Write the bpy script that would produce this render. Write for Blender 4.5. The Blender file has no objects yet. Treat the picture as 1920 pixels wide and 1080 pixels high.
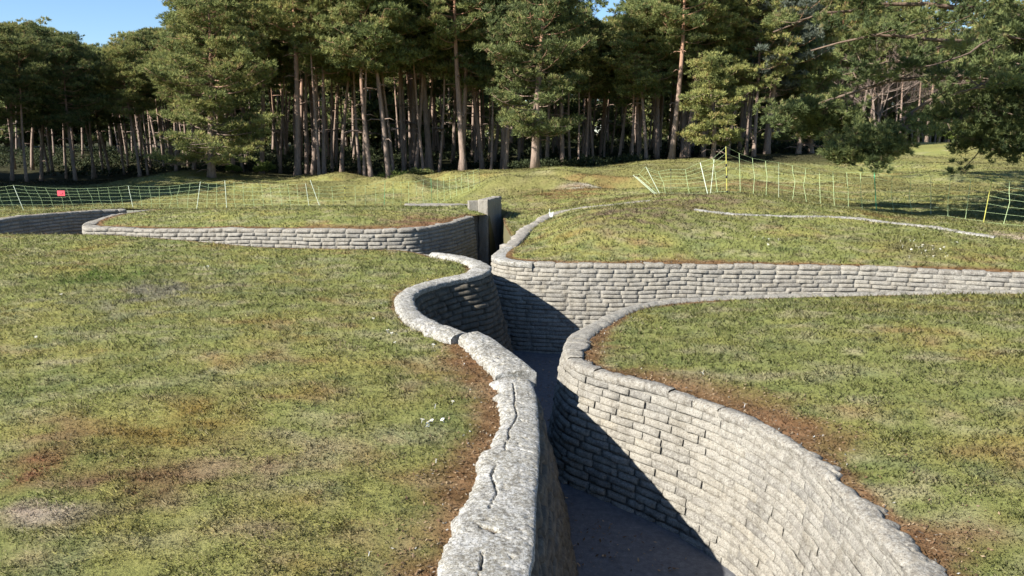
import bpy, math, random
import numpy as np
from mathutils import Vector, geometry, kdtree

random.seed(7)
RNG = np.random.default_rng(7)
SC = bpy.context.scene
COL = SC.collection
PI = math.pi

# ------------------------------------------------------------------ camera maths
HC, F, TH = 2.4, 1493.0, math.radians(10.8)
CT, ST = math.cos(TH), math.sin(TH)


def ray(px, py):
    a, b = (px - 960) / F, (py - 540) / F
    return a, CT - b * ST, -ST - b * CT


def PZ(px, py, z):
    dx, dy, dz = ray(px, py)
    t = (z - HC) / dz
    return (dx * t, dy * t, z)


def PY(px, py, Y):
    dx, dy, dz = ray(px, py)
    t = Y / dy
    return (dx * t, Y, HC + dz * t)


# ------------------------------------------------------------------ noise
def _hash(ix, iy, iz, seed):
    h = (ix.astype(np.int64) * 374761393 + iy.astype(np.int64) * 668265263 + iz.astype(np.int64) * 2147483647 + seed * 974711) & 0xFFFFFFFF
    h = ((h ^ (h >> 13)) * 1274126177) & 0xFFFFFFFF
    h = ((h ^ (h >> 16)) * 2246822519) & 0xFFFFFFFF
    return ((h ^ (h >> 15)) & 0xFFFFFF) / float(0xFFFFFF)


def vnoise(x, y, z=None, seed=0):
    x = np.asarray(x, float); y = np.asarray(y, float)
    z = np.zeros_like(x) if z is None else np.asarray(z, float)
    ix, iy, iz = np.floor(x), np.floor(y), np.floor(z)
    fx, fy, fz = x - ix, y - iy, z - iz
    fx, fy, fz = [f * f * (3 - 2 * f) for f in (fx, fy, fz)]
    ix, iy, iz = ix.astype(np.int64), iy.astype(np.int64), iz.astype(np.int64)
    r = 0
    for a in (0, 1):
        for b in (0, 1):
            for c in (0, 1):
                w = (fx if a else 1 - fx) * (fy if b else 1 - fy) * (fz if c else 1 - fz)
                r = r + w * _hash(ix + a, iy + b, iz + c, seed)
    return r


def fbm(x, y, z=None, seed=0, octv=4, gain=0.5):
    x = np.asarray(x, float); y = np.asarray(y, float)
    s, a, t = 0, 1.0, 0
    for o in range(octv):
        k = 2.03 ** o
        s = s + a * vnoise(x * k, y * k, None if z is None else np.asarray(z) * k, seed + o * 17)
        t += a
        a *= gain
    return s / t


def sstep(a, b, x):
    t = np.clip((x - a) / (b - a), 0, 1)
    return t * t * (3 - 2 * t)


# ------------------------------------------------------------------ mesh helpers
class MB:
    """collects numpy vertices and faces of one mesh"""

    def __init__(self):
        self.v, self.q, self.t, self.at, self.n = [], [], [], [], 0

    def add(self, v, quads=None, tris=None, at=None):
        v = np.asarray(v, np.float32).reshape(-1, 3)
        if quads is not None and len(quads):
            self.q.append(np.asarray(quads, np.int64).reshape(-1, 4) + self.n)
        if tris is not None and len(tris):
            self.t.append(np.asarray(tris, np.int64).reshape(-1, 3) + self.n)
        self.v.append(v)
        a = np.full(len(v), 0.5, np.float32) if at is None else np.broadcast_to(np.asarray(at, np.float32), (len(v),))
        self.at.append(a)
        self.n += len(v)

    def grid(self, P, at=None, close_u=False):
        """P: (nu, nv, 3)"""
        nu, nv = P.shape[:2]
        i = np.arange(nu if close_u else nu - 1)[:, None]
        j = np.arange(nv - 1)[None, :]
        i2 = (i + 1) % nu
        q = np.stack([i * nv + j, i2 * nv + j, i2 * nv + j + 1, i * nv + j + 1], -1).reshape(-1, 4)
        self.add(P.reshape(-1, 3), q, at=None if at is None else np.asarray(at).reshape(-1))

    def box(self, c, s, rz=0.0, at=None):
        x, y, z = [k / 2 for k in s]
        v = np.array([[a * x, b * y, d * z] for a in (-1, 1) for b in (-1, 1) for d in (-1, 1)])
        cr, sr = math.cos(rz), math.sin(rz)
        v = np.stack([v[:, 0] * cr - v[:, 1] * sr, v[:, 0] * sr + v[:, 1] * cr, v[:, 2]], -1) + np.array(c)
        self.add(v, [[0, 1, 3, 2], [4, 6, 7, 5], [0, 4, 5, 1], [2, 3, 7, 6], [0, 2, 6, 4], [1, 5, 7, 3]], at=at)

    def tube(self, pts, rad, n=6, at=None, cap=True):
        pts = np.asarray(pts, float)
        m = len(pts)
        rad = np.broadcast_to(np.asarray(rad, float), (m,))
        T = np.gradient(pts, axis=0)
        T /= np.linalg.norm(T, axis=1, keepdims=True) + 1e-9
        ref = np.where(np.abs(T[:, 2:3]) > 0.9, np.array([[1.0, 0, 0]]), np.array([[0, 0, 1.0]]))
        U = np.cross(T, ref); U /= np.linalg.norm(U, axis=1, keepdims=True) + 1e-9
        W = np.cross(T, U)
        a = np.arange(n) * 2 * PI / n
        P = pts[:, None] + rad[:, None, None] * (np.cos(a)[None, :, None] * U[:, None] + np.sin(a)[None, :, None] * W[:, None])
        i = np.arange(m - 1)[:, None]; j = np.arange(n)[None, :]; j2 = (j + 1) % n
        q = np.stack([i * n + j, i * n + j2, (i + 1) * n + j2, (i + 1) * n + j], -1).reshape(-1, 4)
        t = None
        if cap:
            t = [[(m - 1) * n, (m - 1) * n + k, (m - 1) * n + k + 1] for k in range(1, n - 1)] + [[0, k + 1, k] for k in range(1, n - 1)]
        self.add(P.reshape(-1, 3), q, t, at=None if at is None else np.repeat(np.broadcast_to(at, (m,)), n))

    def mesh(self, name, mat, smooth=True, attr=None):
        v = np.concatenate(self.v) if self.v else np.zeros((0, 3), np.float32)
        q = np.concatenate(self.q) if self.q else np.zeros((0, 4), np.int64)
        t = np.concatenate(self.t) if self.t else np.zeros((0, 3), np.int64)
        me = bpy.data.meshes.new(name)
        me.vertices.add(len(v)); me.vertices.foreach_set("co", v.ravel())
        nl = len(q) * 4 + len(t) * 3
        me.loops.add(nl)
        me.loops.foreach_set("vertex_index", np.concatenate([q.ravel(), t.ravel()]).astype(np.int32))
        me.polygons.add(len(q) + len(t))
        st = np.concatenate([np.arange(len(q)) * 4, len(q) * 4 + np.arange(len(t)) * 3]).astype(np.int32)
        me.polygons.foreach_set("loop_start", st)
        me.update(calc_edges=True)
        me.polygons.foreach_set("use_smooth", np.full(len(q) + len(t), smooth, bool))
        a = me.attributes.new("tint", 'FLOAT', 'POINT')
        a.data.foreach_set("value", np.concatenate(self.at).astype(np.float32))
        if attr is not None:
            c = me.attributes.new("col", 'FLOAT_COLOR', 'POINT')
            c.data.foreach_set("color", np.concatenate([attr, np.ones((len(attr), 1))], 1).astype(np.float32).ravel())
        if mat: me.materials.append(mat)
        me.validate()
        return me

    def build(self, name, mat, parent=None, smooth=True, attr=None):
        return link(name, self.mesh(name, mat, smooth, attr), parent)


def link(name, data, parent=None):
    o = bpy.data.objects.new(name, data)
    COL.objects.link(o)
    if parent is not None: o.parent = parent
    return o


def tag(o, label=None, cat=None, group=None, kind=None):
    if label: o["label"] = label
    if cat: o["category"] = cat
    if group: o["group"] = group
    if kind: o["kind"] = kind
    return o


def thing(name, label, cat, loc=(0, 0, 0), rz=0.0, group=None):
    o = link(name, None)
    o.location = loc; o.rotation_euler = (0, 0, rz)
    return tag(o, label, cat, group)


# ------------------------------------------------------------------ materials
class N:
    def __init__(self, name):
        self.m = bpy.data.materials.new(name); self.m.use_nodes = True
        self.t = self.m.node_tree; self.t.nodes.clear()
        self.out = self.t.nodes.new("ShaderNodeOutputMaterial")
        self.b = self.t.nodes.new("ShaderNodeBsdfPrincipled")
        self.t.links.new(self.b.outputs[0], self.out.inputs[0])
        self.b.inputs["Specular IOR Level"].default_value = 0.25
        self.b.inputs["Roughness"].default_value = 0.9

    def n(self, typ, **kw):
        x = self.t.nodes.new(typ)
        for k, v in kw.items():
            if k.startswith("i_"):
                x.inputs[k[2:].replace("_", " ")].default_value = v
            else:
                setattr(x, k, v)
        return x

    def l(self, a, b): self.t.links.new(a, b)

    def coord(self): return self.n("ShaderNodeTexCoord").outputs["Object"]

    def noise(self, scale, detail=4, rough=0.6, vec=None):
        x = self.n("ShaderNodeTexNoise", i_Scale=scale, i_Detail=detail, i_Roughness=rough)
        self.l(vec if vec is not None else self.coord(), x.inputs["Vector"])
        return x.outputs["Fac"]

    def ramp(self, fac, stops):
        r = self.n("ShaderNodeValToRGB")
        e = r.color_ramp.elements
        while len(e) < len(stops): e.new(0.5)
        for k, (p, c) in enumerate(stops):
            e[k].position = p; e[k].color = (*c, 1) if len(c) == 3 else c
        self.l(fac, r.inputs[0])
        return r.outputs[0]

    def mix(self, fac, a, b, mode='MIX'):
        x = self.n("ShaderNodeMix", data_type='RGBA', blend_type=mode)
        for s, v in ((0, fac), (6, a), (7, b)):
            if hasattr(v, "is_linked"): self.l(v, x.inputs[s])
            else: x.inputs[s].default_value = v if s == 0 else ((*v, 1) if len(v) == 3 else v)
        return x.outputs[2]

    def attr(self, name, out="Fac"): return self.n("ShaderNodeAttribute", attribute_name=name).outputs[out]

    def bump(self, h, strength, dist):
        x = self.n("ShaderNodeBump", i_Strength=strength, i_Distance=dist)
        self.l(h, x.inputs["Height"])
        if self.b.inputs["Normal"].is_linked:
            self.l(self.b.inputs["Normal"].links[0].from_socket, x.inputs["Normal"])
        self.l(x.outputs[0], self.b.inputs["Normal"])

    def color(self, c): self.l(c, self.b.inputs["Base Color"])


def stone(name, lo, hi, pale, dark, lichen=0.5, tan=(0.27, 0.235, 0.175)):
    m = N(name)
    base = m.ramp(m.noise(2.3, 5), [(0.3, lo), (0.72, hi)])
    t = m.attr("tint")
    base = m.mix(m.ramp(t, [(0.0, (0, 0, 0)), (1.0, (0.6, 0.6, 0.6))]), base, tan)
    base = m.mix(m.ramp(t, [(0.0, (.5, .5, .5)), (.3, (0, 0, 0))]), base, tuple(k * .62 for k in lo))
    sp = m.ramp(m.noise(34, 6, 0.8), [(0.46, (0, 0, 0)), (0.58, (lichen,) * 3)])
    base = m.mix(sp, base, pale)
    if lichen > .8:
        cr = m.ramp(m.noise(4.2, 5, 0.7), [(0.47, (0, 0, 0)), (0.62, (.62,) * 3)])
        cr2 = m.ramp(m.noise(60, 4, 0.7), [(0.40, (0, 0, 0)), (0.56, (1,) * 3)])
        base = m.mix(m.mix(1.0, cr, cr2, 'MULTIPLY'), base, (.50, .485, .455))
    dk = m.ramp(m.noise(17, 6, 0.8), [(0.30, (0.85,) * 3), (0.45, (0, 0, 0))])
    base = m.mix(dk, base, dark)
    dk2 = m.ramp(m.noise(85, 3, 0.75), [(0.36, (0.75,) * 3), (0.49, (0, 0, 0))])
    base = m.mix(dk2, base, dark)
    mp = m.n("ShaderNodeMapping"); mp.inputs["Scale"].default_value = (5, 5, .55); m.l(m.coord(), mp.inputs[0])
    stk = m.ramp(m.noise(1.5, 6, .7, mp.outputs[0]), [(.32, (.64, .62, .58)), (.50, (1, 1, 1)), (.75, (1.12, 1.11, 1.08))])
    base = m.mix(.85, base, stk, 'MULTIPLY')
    mth = m.n("ShaderNodeMath", operation='SUBTRACT', use_clamp=True); m.l(t, mth.inputs[0]); mth.inputs[1].default_value = 1.0
    base = m.mix(mth.outputs[0], base, (0.05, 0.035, 0.025))
    m.color(base)
    m.bump(m.noise(55, 6, 0.75), 0.7, 0.012)
    m.bump(m.noise(9, 4), 0.5, 0.03)
    m.b.inputs["Roughness"].default_value = 0.95
    return m.m


M_STONE = stone("weathered_concrete", (0.190, 0.173, 0.148), (0.282, 0.262, 0.225), (0.336, 0.318, 0.270), (0.078, 0.069, 0.057), 0.6)
def mk_stain_shade():
    m = N("stained_shaded_concrete")  # streaks are stains; the dark overall tone has the wall's shade painted in
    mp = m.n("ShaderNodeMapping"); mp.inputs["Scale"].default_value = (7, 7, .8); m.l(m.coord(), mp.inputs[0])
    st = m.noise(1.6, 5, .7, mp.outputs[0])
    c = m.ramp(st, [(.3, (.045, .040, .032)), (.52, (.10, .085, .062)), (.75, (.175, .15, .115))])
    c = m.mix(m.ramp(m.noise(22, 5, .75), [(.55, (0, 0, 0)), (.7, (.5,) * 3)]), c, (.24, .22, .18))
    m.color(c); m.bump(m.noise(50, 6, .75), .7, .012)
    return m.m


M_STAIN_SHADE = mk_stain_shade()
M_COPING = stone("lichen_concrete", (0.150, 0.138, 0.118), (0.272, 0.254, 0.212), (0.435, 0.422, 0.384), (0.038, 0.033, 0.029), 0.9, (0.256, 0.218, 0.134))
M_RIM = stone("rim_concrete", (0.168, 0.150, 0.123), (0.264, 0.237, 0.195), (0.348, 0.330, 0.288), (0.072, 0.063, 0.054), 0.7)
M_POST = stone("smooth_concrete", (0.225, 0.205, 0.175), (0.285, 0.262, 0.225), (0.32, 0.30, 0.26), (0.12, 0.105, 0.09), 0.4)


def mk_floor():
    m = N("damp_concrete_floor")
    m.color(m.ramp(m.noise(14, 8, 0.82), [(0.3, (0.07, 0.07, 0.075)), (0.55, (0.12, 0.12, 0.125)), (0.75, (0.2, 0.195, 0.19))]))
    m.bump(m.noise(60, 4, 0.7), 0.5, 0.01)
    return m.m


def mk_ground():
    m = N("turf")
    c = m.attr("col", "Color")
    c = m.mix(0.75, c, m.ramp(m.noise(9, 5, 0.75), [(0.25, (0.66, 0.68, 0.60)), (0.5, (0.98, 0.98, 0.94)), (0.8, (1.35, 1.32, 1.25))]), 'MULTIPLY')
    m.color(c)
    m.bump(m.noise(14, 6, 0.8), 1.0, 0.05)
    m.bump(m.noise(3, 3, 0.6), 0.8, 0.08)
    m.b.inputs["Specular IOR Level"].default_value = 0.05
    return m.m


def mk_leafy(name, stops, trans=0.3, attr_col=False):
    m = N(name)
    if attr_col:
        c = m.attr("col", "Color")
    else:
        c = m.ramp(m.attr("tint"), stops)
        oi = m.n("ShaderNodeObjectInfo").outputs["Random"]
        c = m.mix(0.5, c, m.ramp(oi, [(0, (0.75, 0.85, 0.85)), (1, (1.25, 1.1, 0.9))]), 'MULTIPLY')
    m.color(c)
    m.b.inputs["Specular IOR Level"].default_value = 0.15
    m.b.inputs["Roughness"].default_value = 0.7
    tr = m.n("ShaderNodeBsdfTranslucent"); m.l(c, tr.inputs[0])
    mx = m.n("ShaderNodeMixShader"); mx.inputs[0].default_value = trans
    m.l(m.b.outputs[0], mx.inputs[1]); m.l(tr.outputs[0], mx.inputs[2])
    m.l(mx.outputs[0], m.out.inputs[0])
    return m.m


def mk_bark(name, low, high, z0, z1):
    m = N(name)
    xyz = m.n("ShaderNodeSeparateXYZ"); m.l(m.coord(), xyz.inputs[0])
    mr = m.n("ShaderNodeMapRange"); mr.inputs[1].default_value = z0; mr.inputs[2].default_value = z1
    m.l(xyz.outputs[2], mr.inputs[0])
    mp = m.n("ShaderNodeMapping"); mp.inputs["Scale"].default_value = (6, 6, 1.4); m.l(m.coord(), mp.inputs[0])
    ns = m.noise(2.0, 5, 0.7, mp.outputs[0])
    c = m.mix(mr.outputs[0], low, high)
    c = m.mix(0.8, c, m.ramp(ns, [(0.3, (0.45, 0.43, 0.42)), (0.7, (1.35, 1.3, 1.25))]), 'MULTIPLY')
    m.color(c); m.bump(ns, 0.8, 0.06)
    return m.m


def plain(name, c, rough=0.6):
    m = N(name)
    m.color(m.ramp(m.noise(30, 3), [(0.3, tuple(k * 0.8 for k in c)), (0.7, tuple(min(1, k * 1.1) for k in c))]))
    m.b.inputs["Roughness"].default_value = rough
    return m.m


M_FLOOR = mk_floor()
M_GROUND = mk_ground()
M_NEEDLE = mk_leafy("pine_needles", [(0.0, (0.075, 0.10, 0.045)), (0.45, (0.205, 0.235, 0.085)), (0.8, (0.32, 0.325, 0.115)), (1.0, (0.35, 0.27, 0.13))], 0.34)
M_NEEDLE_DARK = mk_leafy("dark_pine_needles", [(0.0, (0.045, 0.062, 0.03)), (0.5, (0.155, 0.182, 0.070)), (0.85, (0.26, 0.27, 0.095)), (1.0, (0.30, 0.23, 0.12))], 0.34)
M_NEEDLE_BLUE = mk_leafy("blue_green_needles", [(0.0, (0.08, 0.095, 0.08)), (0.6, (0.16, 0.18, 0.14)), (1.0, (0.22, 0.22, 0.15))], 0.34)
M_BUSH = mk_leafy("bush_leaves", [(0.0, (0.05, 0.08, 0.02)), (0.6, (0.14, 0.19, 0.05)), (1.0, (0.2, 0.23, 0.07))], 0.3)
M_GRASS = mk_leafy("grass_blades", None, 0.35, True)
M_BARK = mk_bark("pine_bark", (0.27, 0.205, 0.165), (0.38, 0.215, 0.135), 3.0, 8.0)
M_TWIG = mk_bark("bare_bark", (0.22, 0.18, 0.15), (0.27, 0.20, 0.16), 1, 8)
M_WHITE = plain("white_plastic", (0.60, 0.66, 0.52))
M_GREEN = plain("green_plastic", (0.10, 0.42, 0.20))
M_YELLOW = plain("yellow_plastic", (0.46, 0.43, 0.10))
M_BLACK = plain("black_plastic", (0.02, 0.02, 0.02))
M_DARKPOST = plain("weathered_stake", (0.10, 0.10, 0.07))
M_NET = plain("pale_green_twine", (0.46, 0.58, 0.30))
M_PINK = plain("pink_red_plastic", (0.72, 0.10, 0.13))
M_PETAL = plain("white_petal", (0.85, 0.85, 0.82))
M_PAPER = plain("white_paper", (0.85, 0.85, 0.85))
M_POLLEN = plain("yellow_pollen", (0.7, 0.5, 0.05))

# ------------------------------------------------------------------ trench plan (inner top edges, clockwise, trench on the right)
# every entry: (x, y, z of the coping top, coping width, soil strip width)
FLOOR_Z = -1.58


def Zp(px, py, z, w, s=0.12):
    x, y, z = PZ(px, py, z)
    return (x, y, z, w, s)


SEG = {}
SEG["near_left"] = [(-.12, -2, 0, .5, .2), (-.05, 0.6, 0, .5, .2), (0.0, 2.6, 0, .5, .2), Zp(985, 1080, 0, .52, .2), Zp(1000, 900, 0, .44, .25), Zp(1005, 790, 0, .34, .28),
                    Zp(990, 712, .02, .33, .3), Zp(940, 665, .02, .30, .3), Zp(905, 640, .08, .27, .2), Zp(860, 620, .12, .27, .12), Zp(800, 597, .13, .26, .1),
                    Zp(772, 570, .12, .23, .1), Zp(779, 548, .13, .24, .1), Zp(830, 529, .13, .30, .1), Zp(895, 516, .17, .32, .08), Zp(917, 504, .18, .32, .05), Zp(903, 491, .18, .28, .05),
                    Zp(868, 481, .18, .24, .05), Zp(815, 474, .17, .2, .05), Zp(700, 470, .15, .14, .03), Zp(500, 466, .14, .12, .02), Zp(350, 453, .12, .12, .02), Zp(200, 442, .1, .12, .02),
                    (-11.5, 18.9, .08, .14, .03), (-14, 19.2, .05, .14, .03), (-18, 19.6, 0, .14, .03), (-24, 20, 0, .14, .03)]
SEG["far_left"] = [(-24, 21.3, .2, .25, .1), (-18, 21.1, .22, .25, .1), (-14.4, 20.75, .2, .25, .1), (-13.75, 21.0, .2, .25, .1), (-13.6, 22.3, .2, .25, .1), (-13.2, 24.0, .16, .25, .1), (-12.9, 25.0, .12, .25, .1), (-12.3, 25.5, .12, .25, .1)]
SEG["mid_left"] = [(-11.3, 25.1, .12, .22, .1), (-11.5, 24.0, .14, .22, .1), (-11.5, 22.6, .17, .25, .1), (-11.35, 21.1, .12, .35, .1), (-10.9, 20.3, .10, .45, .1),
                   Zp(215, 427, .12, .30, .1), Zp(300, 430, .16, .22, .15), Zp(400, 429, .22, .2, .2), Zp(550, 430, .26, .2, .25), Zp(680, 431, .28, .2, .25), Zp(780, 428, .3, .2, .25), Zp(850, 416, .3, .2, .25), Zp(888, 405, .3, .2, .2)]
SEG["post_gap"] = [(-.66, 22.0, .3, .1, .02), (-.32, 23.3, .3, .1, .02), (-.13, 23.4, .2, .06, .02), (-.22, 22.2, .12, .05, .02), Zp(957, 440, .12, .05, .02)]
SEG["far_right"] = [Zp(966, 452, .1, .26, .05), Zp(942, 465, .09, .28, .05), Zp(928, 476, .09, .30, .05), Zp(928, 484, .09, .30, .05), Zp(950, 489, .09, .28, .05), Zp(1000, 493, .09, .2, .06), Zp(1100, 496, .09, .18, .08), Zp(1300, 496, .09, .18, .12),
                    Zp(1600, 500, .09, .18, .12), Zp(1750, 505, .09, .18, .12), Zp(1920, 513, .09, .18, .12), (12.5, 13.7, .09, .18, .1), (17, 13.4, .09, .18, .1)]
SEG["near_right"] = [(17, 11.6, 0, .16, .1), (12.5, 11.9, 0, .16, .1), Zp(1920, 544, 0, .16, .05), Zp(1600, 548, 0, .16, .05), Zp(1300, 558, 0, .18, .06), Zp(1190, 571, 0, .20, .1), Zp(1112, 603, 0, .24, .12), Zp(1066, 632, 0, .26, .15), Zp(1057, 655, 0, .26, .2), Zp(1078, 683, 0, .2, .2),
                     Zp(1150, 705, 0, .14, .25), Zp(1250, 733, 0, .12, .35), Zp(1400, 790, 0, .14, .45), Zp(1500, 850, 0, .16, .5), Zp(1600, 950, -.02, .18, .5), Zp(1690, 1050, -.04, .2, .4), (2.22, 3.2, -.05, .2, .4), (2.15, 1.5, -.05, .2, .3), (2.0, -2, -.05, .2, .3)]


def spline(P, ds=0.04):
    P = np.array(P, float)
    n = len(P)
    E = np.vstack([2 * P[0] - P[1], P, 2 * P[-1] - P[-2]])
    out = []
    for i in range(n - 1):
        p0, p1, p2, p3 = E[i], E[i + 1], E[i + 2], E[i + 3]
        L = np.linalg.norm(p2[:2] - p1[:2])
        m = max(2, int(L / ds))
        # centripetal Catmull-Rom
        t0 = 0; t1 = t0 + max(1e-3, np.linalg.norm(p1[:2] - p0[:2])) ** .5
        t2 = t1 + max(1e-3, L) ** .5; t3 = t2 + max(1e-3, np.linalg.norm(p3[:2] - p2[:2])) ** .5
        t = np.linspace(t1, t2, m, endpoint=False)[:, None]
        A1 = (t1 - t) / (t1 - t0) * p0 + (t - t0) / (t1 - t0) * p1
        A2 = (t2 - t) / (t2 - t1) * p1 + (t - t1) / (t2 - t1) * p2
        A3 = (t3 - t) / (t3 - t2) * p2 + (t - t2) / (t3 - t2) * p3
        B1 = (t2 - t) / (t2 - t0) * A1 + (t - t0) / (t2 - t0) * A2
        B2 = (t3 - t) / (t3 - t1) * A2 + (t - t1) / (t3 - t1) * A3
        out.append((t2 - t) / (t2 - t1) * B1 + (t - t1) / (t2 - t1) * B2)
    out.append(P[-1:])
    return np.vstack(out)


class Path:
    def __init__(self, pts, ds=0.04):
        S = spline(pts, ds)
        k = np.array([1, 2, 3, 2, 1.]) / 9
        for _ in range(2):
            X = np.vstack([S[:1]] * 2 + [S] + [S[-1:]] * 2)
            S = np.stack([np.convolve(X[:, c], k, 'valid') for c in range(S.shape[1])], 1)
        d = np.r_[0, np.cumsum(np.linalg.norm(np.diff(S[:, :2], axis=0), axis=1))]
        self.L = d[-1]
        self.s = np.linspace(0, self.L, int(self.L / ds) + 2)
        self.P = np.stack([np.interp(self.s, d, S[:, c]) for c in range(S.shape[1])], 1)
        T = np.gradient(self.P[:, :2], axis=0); T /= np.linalg.norm(T, axis=1, keepdims=True) + 1e-9
        # smoothed normals into the trench (right of travel)
        Nn = np.stack([T[:, 1], -T[:, 0]], 1)
        kk = np.ones(5) / 5
        X = np.vstack([Nn[:1]] * 2 + [Nn] + [Nn[-1:]] * 2)
        Nn = np.stack([np.convolve(X[:, c], kk, 'valid') for c in range(2)], 1)
        self.Nn = Nn / (np.linalg.norm(Nn, axis=1, keepdims=True) + 1e-9)

    def at(self, s):
        s = np.asarray(s)
        return [np.interp(s, self.s, self.P[:, c]) for c in range(self.P.shape[1])] + [np.interp(s, self.s, self.Nn[:, c]) for c in range(2)]

    def near(self, x, y):
        return self.s[np.argmin((self.P[:, 0] - x) ** 2 + (self.P[:, 1] - y) ** 2)]


PATHS = {k: Path(v) for k, v in SEG.items()}
ORDER = ["near_left", "far_left", "mid_left", "post_gap", "far_right", "near_right"]
POLY = np.vstack([PATHS[k].P for k in ORDER])
POLYN = np.vstack([PATHS[k].Nn for k in ORDER])
PLO, PHI = POLY[:, :2], np.roll(POLY[:, :2], -1, axis=0)


def inside(x, y):
    r = np.zeros(len(x), bool)
    for c in range(0, len(x), 4000):
        X, Y = x[c:c + 4000, None], y[c:c + 4000, None]
        y1, y2, x1, x2 = PLO[None, :, 1], PHI[None, :, 1], PLO[None, :, 0], PHI[None, :, 0]
        m = (y1 > Y) != (y2 > Y)
        with np.errstate(divide='ignore', invalid='ignore'):
            xi = x1 + (Y - y1) / (y2 - y1) * (x2 - x1)
        r[c:c + 4000] = (np.sum(m & (X < xi), axis=1) % 2) == 1
    return r


KD = kdtree.KDTree(len(POLY))
for i, p in enumerate(POLY): KD.insert((p[0], p[1], 0), i)
KD.balance()


def edge_exact(x, y):
    """distance outward from the coping's outer edge, soil width"""
    ins = inside(np.asarray(x), np.asarray(y))
    e = np.empty(len(x)); sw = np.empty(len(x))
    for k in range(len(x)):
        _, i, d = KD.find((x[k], y[k], 0))
        e[k] = (-d if ins[k] else d) - POLY[i, 3]
        sw[k] = POLY[i, 4]
    return e, sw


# raster of it, for quick look-ups
RX0, RY0, RS = -26.0, -3.0, 0.1
RNX, RNY = 450, 300
gx, gy = np.meshgrid(RX0 + RS * np.arange(RNX), RY0 + RS * np.arange(RNY), indexing='ij')
_e, _s = edge_exact(gx.ravel(), gy.ravel())
RE, RSW = _e.reshape(RNX, RNY), _s.reshape(RNX, RNY)


def edge(x, y):
    fx, fy = (np.asarray(x) - RX0) / RS, (np.asarray(y) - RY0) / RS
    out = (fx < 0) | (fy < 0) | (fx > RNX - 2) | (fy > RNY - 2)
    fx, fy = np.clip(fx, 0, RNX - 2), np.clip(fy, 0, RNY - 2)
    i, j = fx.astype(int), fy.astype(int)
    u, v = fx - i, fy - j
    r = [A[i, j] * (1 - u) * (1 - v) + A[i + 1, j] * u * (1 - v) + A[i, j + 1] * (1 - u) * v + A[i + 1, j + 1] * u * v for A in (RE, RSW)]
    return np.where(out, 5.0, r[0]), np.where(out, 0.1, r[1])


# ------------------------------------------------------------------ terrain height: multiquadric through control points
CTRL = []
S_PROM = PATHS["near_left"].near(*PZ(815, 474, .17)[:2])
DROP = {"near_left": .06, "near_right": .03, "far_right": -.01, "mid_left": -.01, "far_left": .0, "post_gap": .0}
for k in ORDER:
    p = PATHS[k]
    step = 14
    for i in range(0, len(p.s), step):
        x, y, z, w, _ = p.P[i]
        nx, ny = p.Nn[i]
        q = (x - nx * (w + .03), y - ny * (w + .03))
        dz = DROP[k] if not (k == "near_left" and p.s[i] > S_PROM) else -.03
        CTRL.append((q[0], q[1], z - dz))
# the lawns
for c in [(-2, 5, .0), (-4, 8, .08), (-6, 12, .16), (-3, 12, .07), (-10, 14, .18), (-8, 6, .05), (-20, 14, .1), (-2, 0, -.02), (-10, 0, 0), (-5, 15, .14), (-8, 16.5, .14), (-14, 17, .12), (-20, 5, 0),
          (4, 6.5, .06), (6, 9, .12), (9, 8, .12), (4, 10, .05), (5, 2, 0), (12, 10, .1), (14, 4, .1), (20, 8, .1), (8, 10.8, .1), (12, -2, 0),
          (-7, 21, .40), (-4.5, 20.6, .45), (-2.6, 21.5, .43), (-2, 23.4, .36), (-8.8, 22, .33), (-5, 23, .42), (-17, 23, .15), (-22, 24, .1),
          (-60, 20, .1), (-60, 60, .3), (60, 10, .5), (60, 60, 1.4), (0, -30, 0), (-60, -10, 0), (60, -20, 0),
          (0, 110, 1.5), (-60, 110, .8), (70, 110, 1.6), (-150, 150, 1.5), (150, 150, 1.5), (0, 300, 2), (-300, 300, 2), (300, 300, 2), (300, 0, 1), (-300, 0, 1), (0, -200, 0)]:
    CTRL.append(c)
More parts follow.
